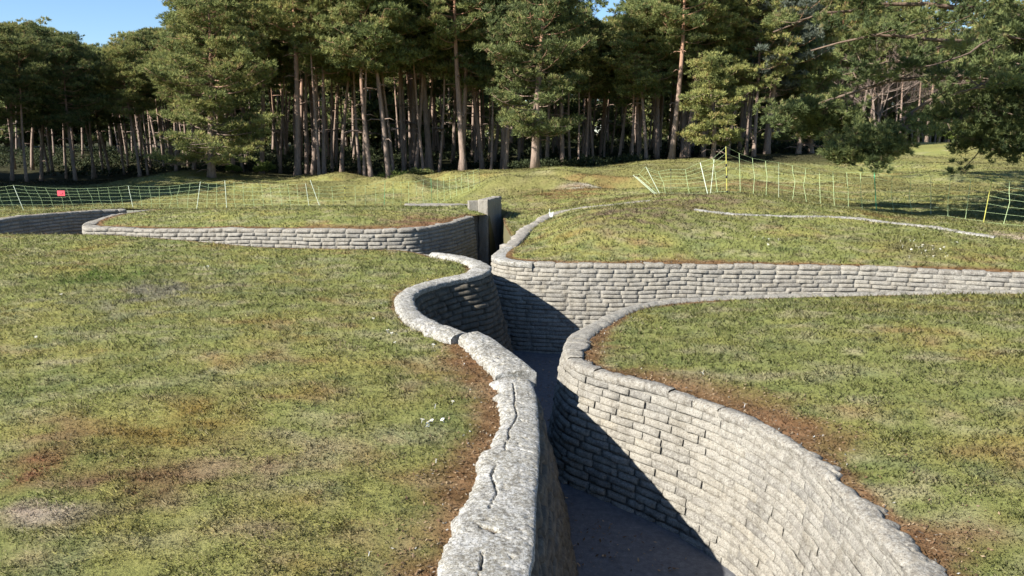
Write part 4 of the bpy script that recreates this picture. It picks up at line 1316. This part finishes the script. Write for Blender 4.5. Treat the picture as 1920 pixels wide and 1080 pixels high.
def shade_pine():
    """the open-grown pine beside the viewer's right: only its shadow on the far lawn is in the picture"""
    rg = np.random.default_rng(177)
    T, Fo = MB(), MB()
    bx, by = 10.3, 14.6
    zs = np.linspace(-.2, 10.5, 12)
    tp = np.stack([.25 * np.sin(zs / 3), .2 * np.sin(zs / 4), zs], 1)
    T.tube(tp, .34 * (1 - .8 * np.linspace(0, 1, 12)) + .02, 12)
    for i in range(16):
        z = rg.uniform(5.7, 6.3) if i < 9 else rg.uniform(6.5, 9.8)
        a = math.radians(rg.uniform(158, 184)) if i < 9 else rg.uniform(-1.6, .6)
        l = rg.uniform(5.0, 9.0) if i < 9 else rg.uniform(1.5, 3.0)
        q = np.array([np.interp(z, zs, tp[:, 0]), np.interp(z, zs, tp[:, 1]), z])
        d = np.array([math.cos(a), math.sin(a), .03]); sd = np.array([-d[1], d[0], 0])
        u = np.linspace(0, 1, 8)
        Q = q + d * (u * l)[:, None] + sd * (rg.normal(0, .1) * l * u * u)[:, None] + np.array([0, 0, .4]) * (u ** 2)[:, None]
        T.tube(Q, .10 * (1 - .85 * u), 6)
        for k in range(int(l * 3.4)):
            uu = 1 - .72 * rg.random()
            c = np.array([np.interp(uu, u, Q[:, m]) for m in range(3)])
            e = c + rg.normal(0, .34, 3) * np.array([1, 1, .35]); e[2] = max(e[2], 5.5)
            T.tube(np.array([c, (c + e) / 2, e]), [.022, .014, .006], 4, cap=False)
            pad(Fo, e, rg.uniform(.32, .6), 26, 12, .2, .018, rg, .5)
    t = thing("pine_tree", "tall open-grown pine just past the right edge, its shadow lying across the far netting", "tree", (bx, by, hz(bx, by)))
    T.build("trunk", M_BARK, t)
    Fo.build("crown", M_NEEDLE_DARK, t, smooth=False)


# ------------------------------------------------------------------ bushes
def bush(px, Y, r, h, label, mat=None, flat=False):
    rg = np.random.default_rng(int(px))
    x = (px - 960) / F * Y
    z = hz(x, Y)
    t = thing("bush", label, "bush", (x, Y, z))
    T, Fo = MB(), MB()
    for k in range(7):
        a = rg.uniform(0, 6.28); q = np.array([math.cos(a) * r * .6, math.sin(a) * r * .6, h * rg.uniform(.5, .9)])
        T.tube(np.array([[0, 0, -.05], q * .5, q]), [.03, .02, .006], 4)
    for k in range(26):
        a = rg.uniform(0, 6.28); q = r * math.sqrt(rg.random()) * .85
        zz = h * (.25 + .6 * rg.random() * math.sqrt(max(0, 1 - (q / r) ** 2)))
        pad(Fo, (math.cos(a) * q, math.sin(a) * q, zz), r * .32, 26, 6, .12, .022, rg, .8)
    T.build("stems", M_TWIG, t); Fo.build("leaves", mat or M_BUSH, t, smooth=False)


# ------------------------------------------------------------------ netting fences
def stake(parent, base, top, mat, r=.018, label=None, ins=()):
    mb = MB()
    b, tp = np.array(base), np.array(top)
    r *= .52
    mb.tube(np.array([b - [0, 0, .12], b, tp - (tp - b) * .02, tp]), [r * .7, r, r, r * .5], 8)
    o = mb.build("stake", mat, parent)
    if label: o["label"] = label
    for f in ins:
        m2 = MB(); c = b + (tp - b) * f
        m2.tube(np.array([c - [0, 0, .035], c + [0, 0, .035]]), [r * 2.0, r * 2.0], 8)
        m2.build("insulator", M_BLACK, o)
    return o


def fence(name, label, posts, hgt, dv, nh, seed, wire=.0052, sag=.09):
    """posts: list of (base, top, mat, r, label, insulators, carries the net)"""
    rg = np.random.default_rng(seed)
    t = tag(link(name, None), label, "fence")
    for b, tp, mat, r, lab, ins, _ in posts: stake(t, b, tp, mat, r, lab, ins)
    car = [(np.array(b), np.array(tp)) for b, tp, *_, c in posts if c]
    mb = MB()
    for (b0, t0), (b1, t1) in zip(car[:-1], car[1:]):
        L = np.linalg.norm(b1[:2] - b0[:2])
        n = max(2, int(L / dv))
        us = np.linspace(0, 1, n + 1)
        rows = []
        for u in us:
            b = b0 + (b1 - b0) * u; tp = t0 + (t1 - t0) * u
            b[2] = max(hz(b[0], b[1]) + .03, min(b[2], tp[2] - .3)) if 0 < u < 1 else b[2] + .03
            tp[2] -= sag * 4 * u * (1 - u)
            kink = rg.normal(0, .035, 3) * (0 if u in (0, 1) else 1)
            col = [b, b * .5 + tp * .5 + kink, b * .25 + tp * .75 + kink * .3, tp]
            rows.append((b, tp))
            mb.tube(np.array(col), wire, 4, cap=False)
        for k in range(nh):
            f = (k / (nh - 1)) ** .85
            pts = np.array([b + (tp - b) * f + rg.normal(0, .008, 3) for b, tp in rows])
            mb.tube(pts, wire * .55, 3, cap=False)
    mb.build("netting", M_NET, t, smooth=False)
    return t


def build_fences():
    def B(px, py, Y):
        x, y, z = PY(px, py, Y); return (x, y, hz(x, y))
    def seg(bx, by, tx, ty, Y, mat, r, lab=None, ins=(), c=True, dy=0.0):
        b = PY(bx, by, Y); tp = PY(tx, ty, Y + dy)
        zz = hz(b[0], b[1]); 
        return ((b[0], b[1], zz), (tp[0], tp[1], tp[2] + (zz - b[2])), mat, r, lab, ins, c)
    left = [seg(-60, 394, -66, 345, 27, M_WHITE, .015), seg(45, 395, 25, 347, 27, M_WHITE, .018, "white leaning stake"), seg(250, 388, 240, 343, 27.4, M_WHITE, .017),
            seg(369, 396, 376, 344, 27, M_WHITE, .019, "white stake leaning slightly right"), seg(426, 402, 422, 345, 26.8, M_WHITE, .019), seg(581, 397, 573, 345, 27, M_WHITE, .015),
            seg(603, 404, 582, 346, 26.8, M_WHITE, .018, "white stake leaning strongly left", (), False), seg(648, 394, 646, 346, 27.2, M_YELLOW, .014, "yellow stake with black insulators", (.08, .35, .62, .9)),
            seg(720, 392, 722, 338, 28, M_GREEN, .012), seg(810, 388, 808, 336, 29, M_GREEN, .012, None), seg(900, 380, 898, 348, 31, M_DARKPOST, .012)]
    fence("netting_fence", "pale electric netting fence on white stakes behind the left mound", left, 1, .30, 7, 3, .0050)
    right = [seg(1228, 366, 1187, 330, 22.2, M_WHITE, .016, "white stake fallen far to the left"), seg(1232, 366, 1193, 333, 22.1, M_WHITE, .014, "pale green stake fallen far to the left", (), False),
             seg(1237, 364, 1211, 313, 22.1, M_WHITE, .015, "white stake leaning left"),
             seg(1258, 362, 1258, 315, 21.9, M_DARKPOST, .010, "dark thin stake with black insulators", (.7, .98)),
             seg(1327, 366, 1313, 307, 21.6, M_WHITE, .022, "thick white stake leaning left", ()), seg(1332, 366, 1339, 301, 21.6, M_WHITE, .016, "white stake leaning right", (), False),
             seg(1363, 363, 1361, 276, 21.4, M_YELLOW, .022, "tall yellow stake with black insulators", (.02, .35, .6)),
             seg(1460, 374, 1460, 306, 21.8, M_WHITE, .008), seg(1643, 398, 1639, 326, 21.6, M_GREEN, .024, "bright green stake"),
             seg(1745, 408, 1745, 333, 20.4, M_WHITE, .008),
             seg(1844, 418, 1861, 331, 19.2, M_YELLOW, .020, "yellow stake leaning right"), seg(1960, 428, 1962, 340, 18.4, M_WHITE, .015)]
    fence("netting_fence", "pale green electric netting fence with yellow and green stakes behind the right mound", right, 1, .37, 7, 4, .0054)
    # the warning plate on the left fence
    p = PY(115, 367, 26.9)
    z = hz(p[0], p[1]) + .56
    t = thing("warning_sign", "small pink-red plate hanging on the left netting", "sign", (p[0], p[1], z))
    mb = MB(); mb.box((0, 0, 0), (.24, .012, .18), .1)
    mb.box((0, -.012, 0), (.10, .008, .05), .1)
    mb.build("plate", M_PINK, t, smooth=False)
    mb = MB(); mb.tube(np.array([[-.06, .0, .08], [-.02, 0.01, .14], [.04, 0, .08]]), .006, 4); mb.build("hanger", M_BLACK, t)
    # the white marker at the corner of the rim path
    p = PY(1033, 405, 21.3); z = hz(p[0], p[1])
    t = thing("marker_flag", "tiny white marker standing at the bend of the rim path", "marker", (p[0], p[1], z))
    mb = MB(); mb.tube(np.array([[-.03, 0, -.05], [-.035, 0, .24]]), .006, 5); mb.build("stick", M_WHITE, t)
    mb = MB(); mb.grid(np.array([[[-.06, 0, .16], [-.02, -.02, .02]], [[.0, -.01, .13], [.0, -.03, .01]], [[.07, .01, .17], [.04, -.02, .03]]])); mb.build("flag", M_PAPER, t)


def build_daisies():
    rg = np.random.default_rng(8)
    proto = None
    spots = [(790, 785), (806, 788), (797, 792), (812, 784), (833, 783), (815, 760), (848, 752), (817, 856), (735, 640), (728, 636), (742, 655), (812, 658), (384, 518), (375, 517), (390, 516), (70, 648), (118, 575), (700, 612), (690, 1028), (1395, 760), (1320, 700)]
    spots2 = [(1752 + rg.normal(0, 26), 467 + rg.normal(0, 11)) for _ in range(26)] + [(1430 + rg.normal(0, 14), 452 + rg.normal(0, 4)) for _ in range(6)]
    labs = {0: "tiny white daisy in the left lawn turf", 1: "tiny white daisy on the grassy mound at right"}
    pts = [(PZ(a, b, .0), 0) for a, b in spots]
    for a, b in spots2:
        x, y, z = PY(a, b, 15.0)
        # march the ray to the mound
        dx, dy, dz = ray(a, b); best = None
        for Y in np.arange(13.5, 19, .05):
            t = Y / dy
            if HC + dz * t <= hz(dx * t, Y): best = (dx * t, Y, 0); break
        if best: pts.append((best, 1))
    me = None
    for (x, y, z), g in pts:
        e, _ = edge(np.array([x]), np.array([y]))
        if e[0] < .03: continue
        lab = labs[g] if x < 2 or g == 1 else "tiny white daisy in the right lawn turf"
        grp = "daisies in the left lawn" if g == 0 and x < 2 else ("daisies on the right mound" if g else "daisies in the right lawn")
        if me is None:
            m1, m2 = MB(), MB()
            n = 9
            for k in range(n):
                a = k * 2 * PI / n; b = a + .26
                c0 = np.array([math.cos(a + .13), math.sin(a + .13)])
                v = [[c0[0] * .15, c0[1] * .15, .02], [math.cos(a - .05) * .8, math.sin(a - .05) * .8, .12], [c0[0] * 1.0, c0[1] * 1.0, .1], [math.cos(b + .05) * .8, math.sin(b + .05) * .8, .12]]
                m1.add(np.array(v) * .02 + np.array([0, 0, .035]), [[0, 1, 2, 3]])
            m1.tube(np.array([[0, 0, -.01], [0, 0, .035]]), [.0015, .0015], 4)
            a = np.linspace(0, 2 * PI, 8, endpoint=False)
            v = [[math.cos(k) * .006, math.sin(k) * .006, .0375] for k in a] + [[0, 0, .041]]
            m2.add(v, tris=[[i, (i + 1) % 8, 8] for i in range(8)])
            me = (m1.mesh("daisy", M_PETAL, False), m2.mesh("disc", M_POLLEN, False))
        o = link("daisy", me[0]); tag(o, lab, "flower", grp)
        o.location = (x, y, hz(x, y)); s = rg.uniform(.8, 1.25); o.scale = (s, s, s)
        o.rotation_euler = (rg.normal(0, .25) + .3, rg.normal(0, .25), rg.uniform(0, 6))
        link("flower_disc", me[1], o)


# ------------------------------------------------------------------ light, sky, camera
def light_camera():
    el, az = math.radians(32.8), math.radians(57)      # azimuth measured from straight behind the camera towards the left
    w = bpy.data.worlds.new("World"); SC.world = w; w.use_nodes = True
    nt = w.node_tree
    bg = nt.nodes["Background"]
    sky = nt.nodes.new("ShaderNodeTexSky"); sky.sky_type = 'NISHITA'; sky.sun_disc = False
    sx, sy = -math.sin(az), -math.cos(az)
    sky.sun_elevation = el
    sky.sun_rotation = math.atan2(sx, sy)
    sky.air_density = 1.0; sky.dust_density = 0.1; sky.ozone_density = 5.5; sky.altitude = 200
    nt.links.new(sky.outputs[0], bg.inputs[0]); bg.inputs[1].default_value = 0.075
    L = bpy.data.lights.new("sun", 'SUN'); L.energy = 5.0; L.angle = math.radians(.53); L.color = (1.0, .965, .90)
    o = link("sun", L)
    d = Vector((-sx * math.cos(el), -sy * math.cos(el), -math.sin(el)))
    o.rotation_euler = d.to_track_quat('-Z', 'Y').to_euler()
    cam = bpy.data.cameras.new("camera"); cam.sensor_width = 36; cam.lens = 36 * F / 1920; cam.clip_end = 3000; cam.clip_start = .05
    c = link("camera", cam); c.location = (0, 0, HC); c.rotation_euler = (PI / 2 - TH, 0, 0)
    SC.camera = c
    v = SC.view_settings
    v.view_transform = 'Standard'; v.look = 'None'; v.exposure = 1.28; v.gamma = 1.0
    SC.render.resolution_x, SC.render.resolution_y = 1024, 576
    SC.cycles.max_bounces = 6; SC.cycles.diffuse_bounces = 1; SC.cycles.transmission_bounces = 3


build_ground()
build_grass()
build_walls()
build_trees()
build_far_woods()
build_undergrowth()
build_litter()
big_pine()
shade_pine()
bush(443, 46, .45, .35, "small pale clipped bush on the crest left of the rounder one")
bush(500, 47, .62, .75, "rounded bright green bush at the foot of the tallest pale trunk")
bush(740, 46.5, 1.1, .55, "low green scrub at the dip of the forest edge")
bush(790, 47, .7, .65, "dark little bush beside the slanting trunks", M_NEEDLE_DARK)
bush(1790, 53, 1.0, 1.1, "yellow-green bush behind the big tree's boughs at the far right lawn")
build_fences()
build_daisies()
light_camera()
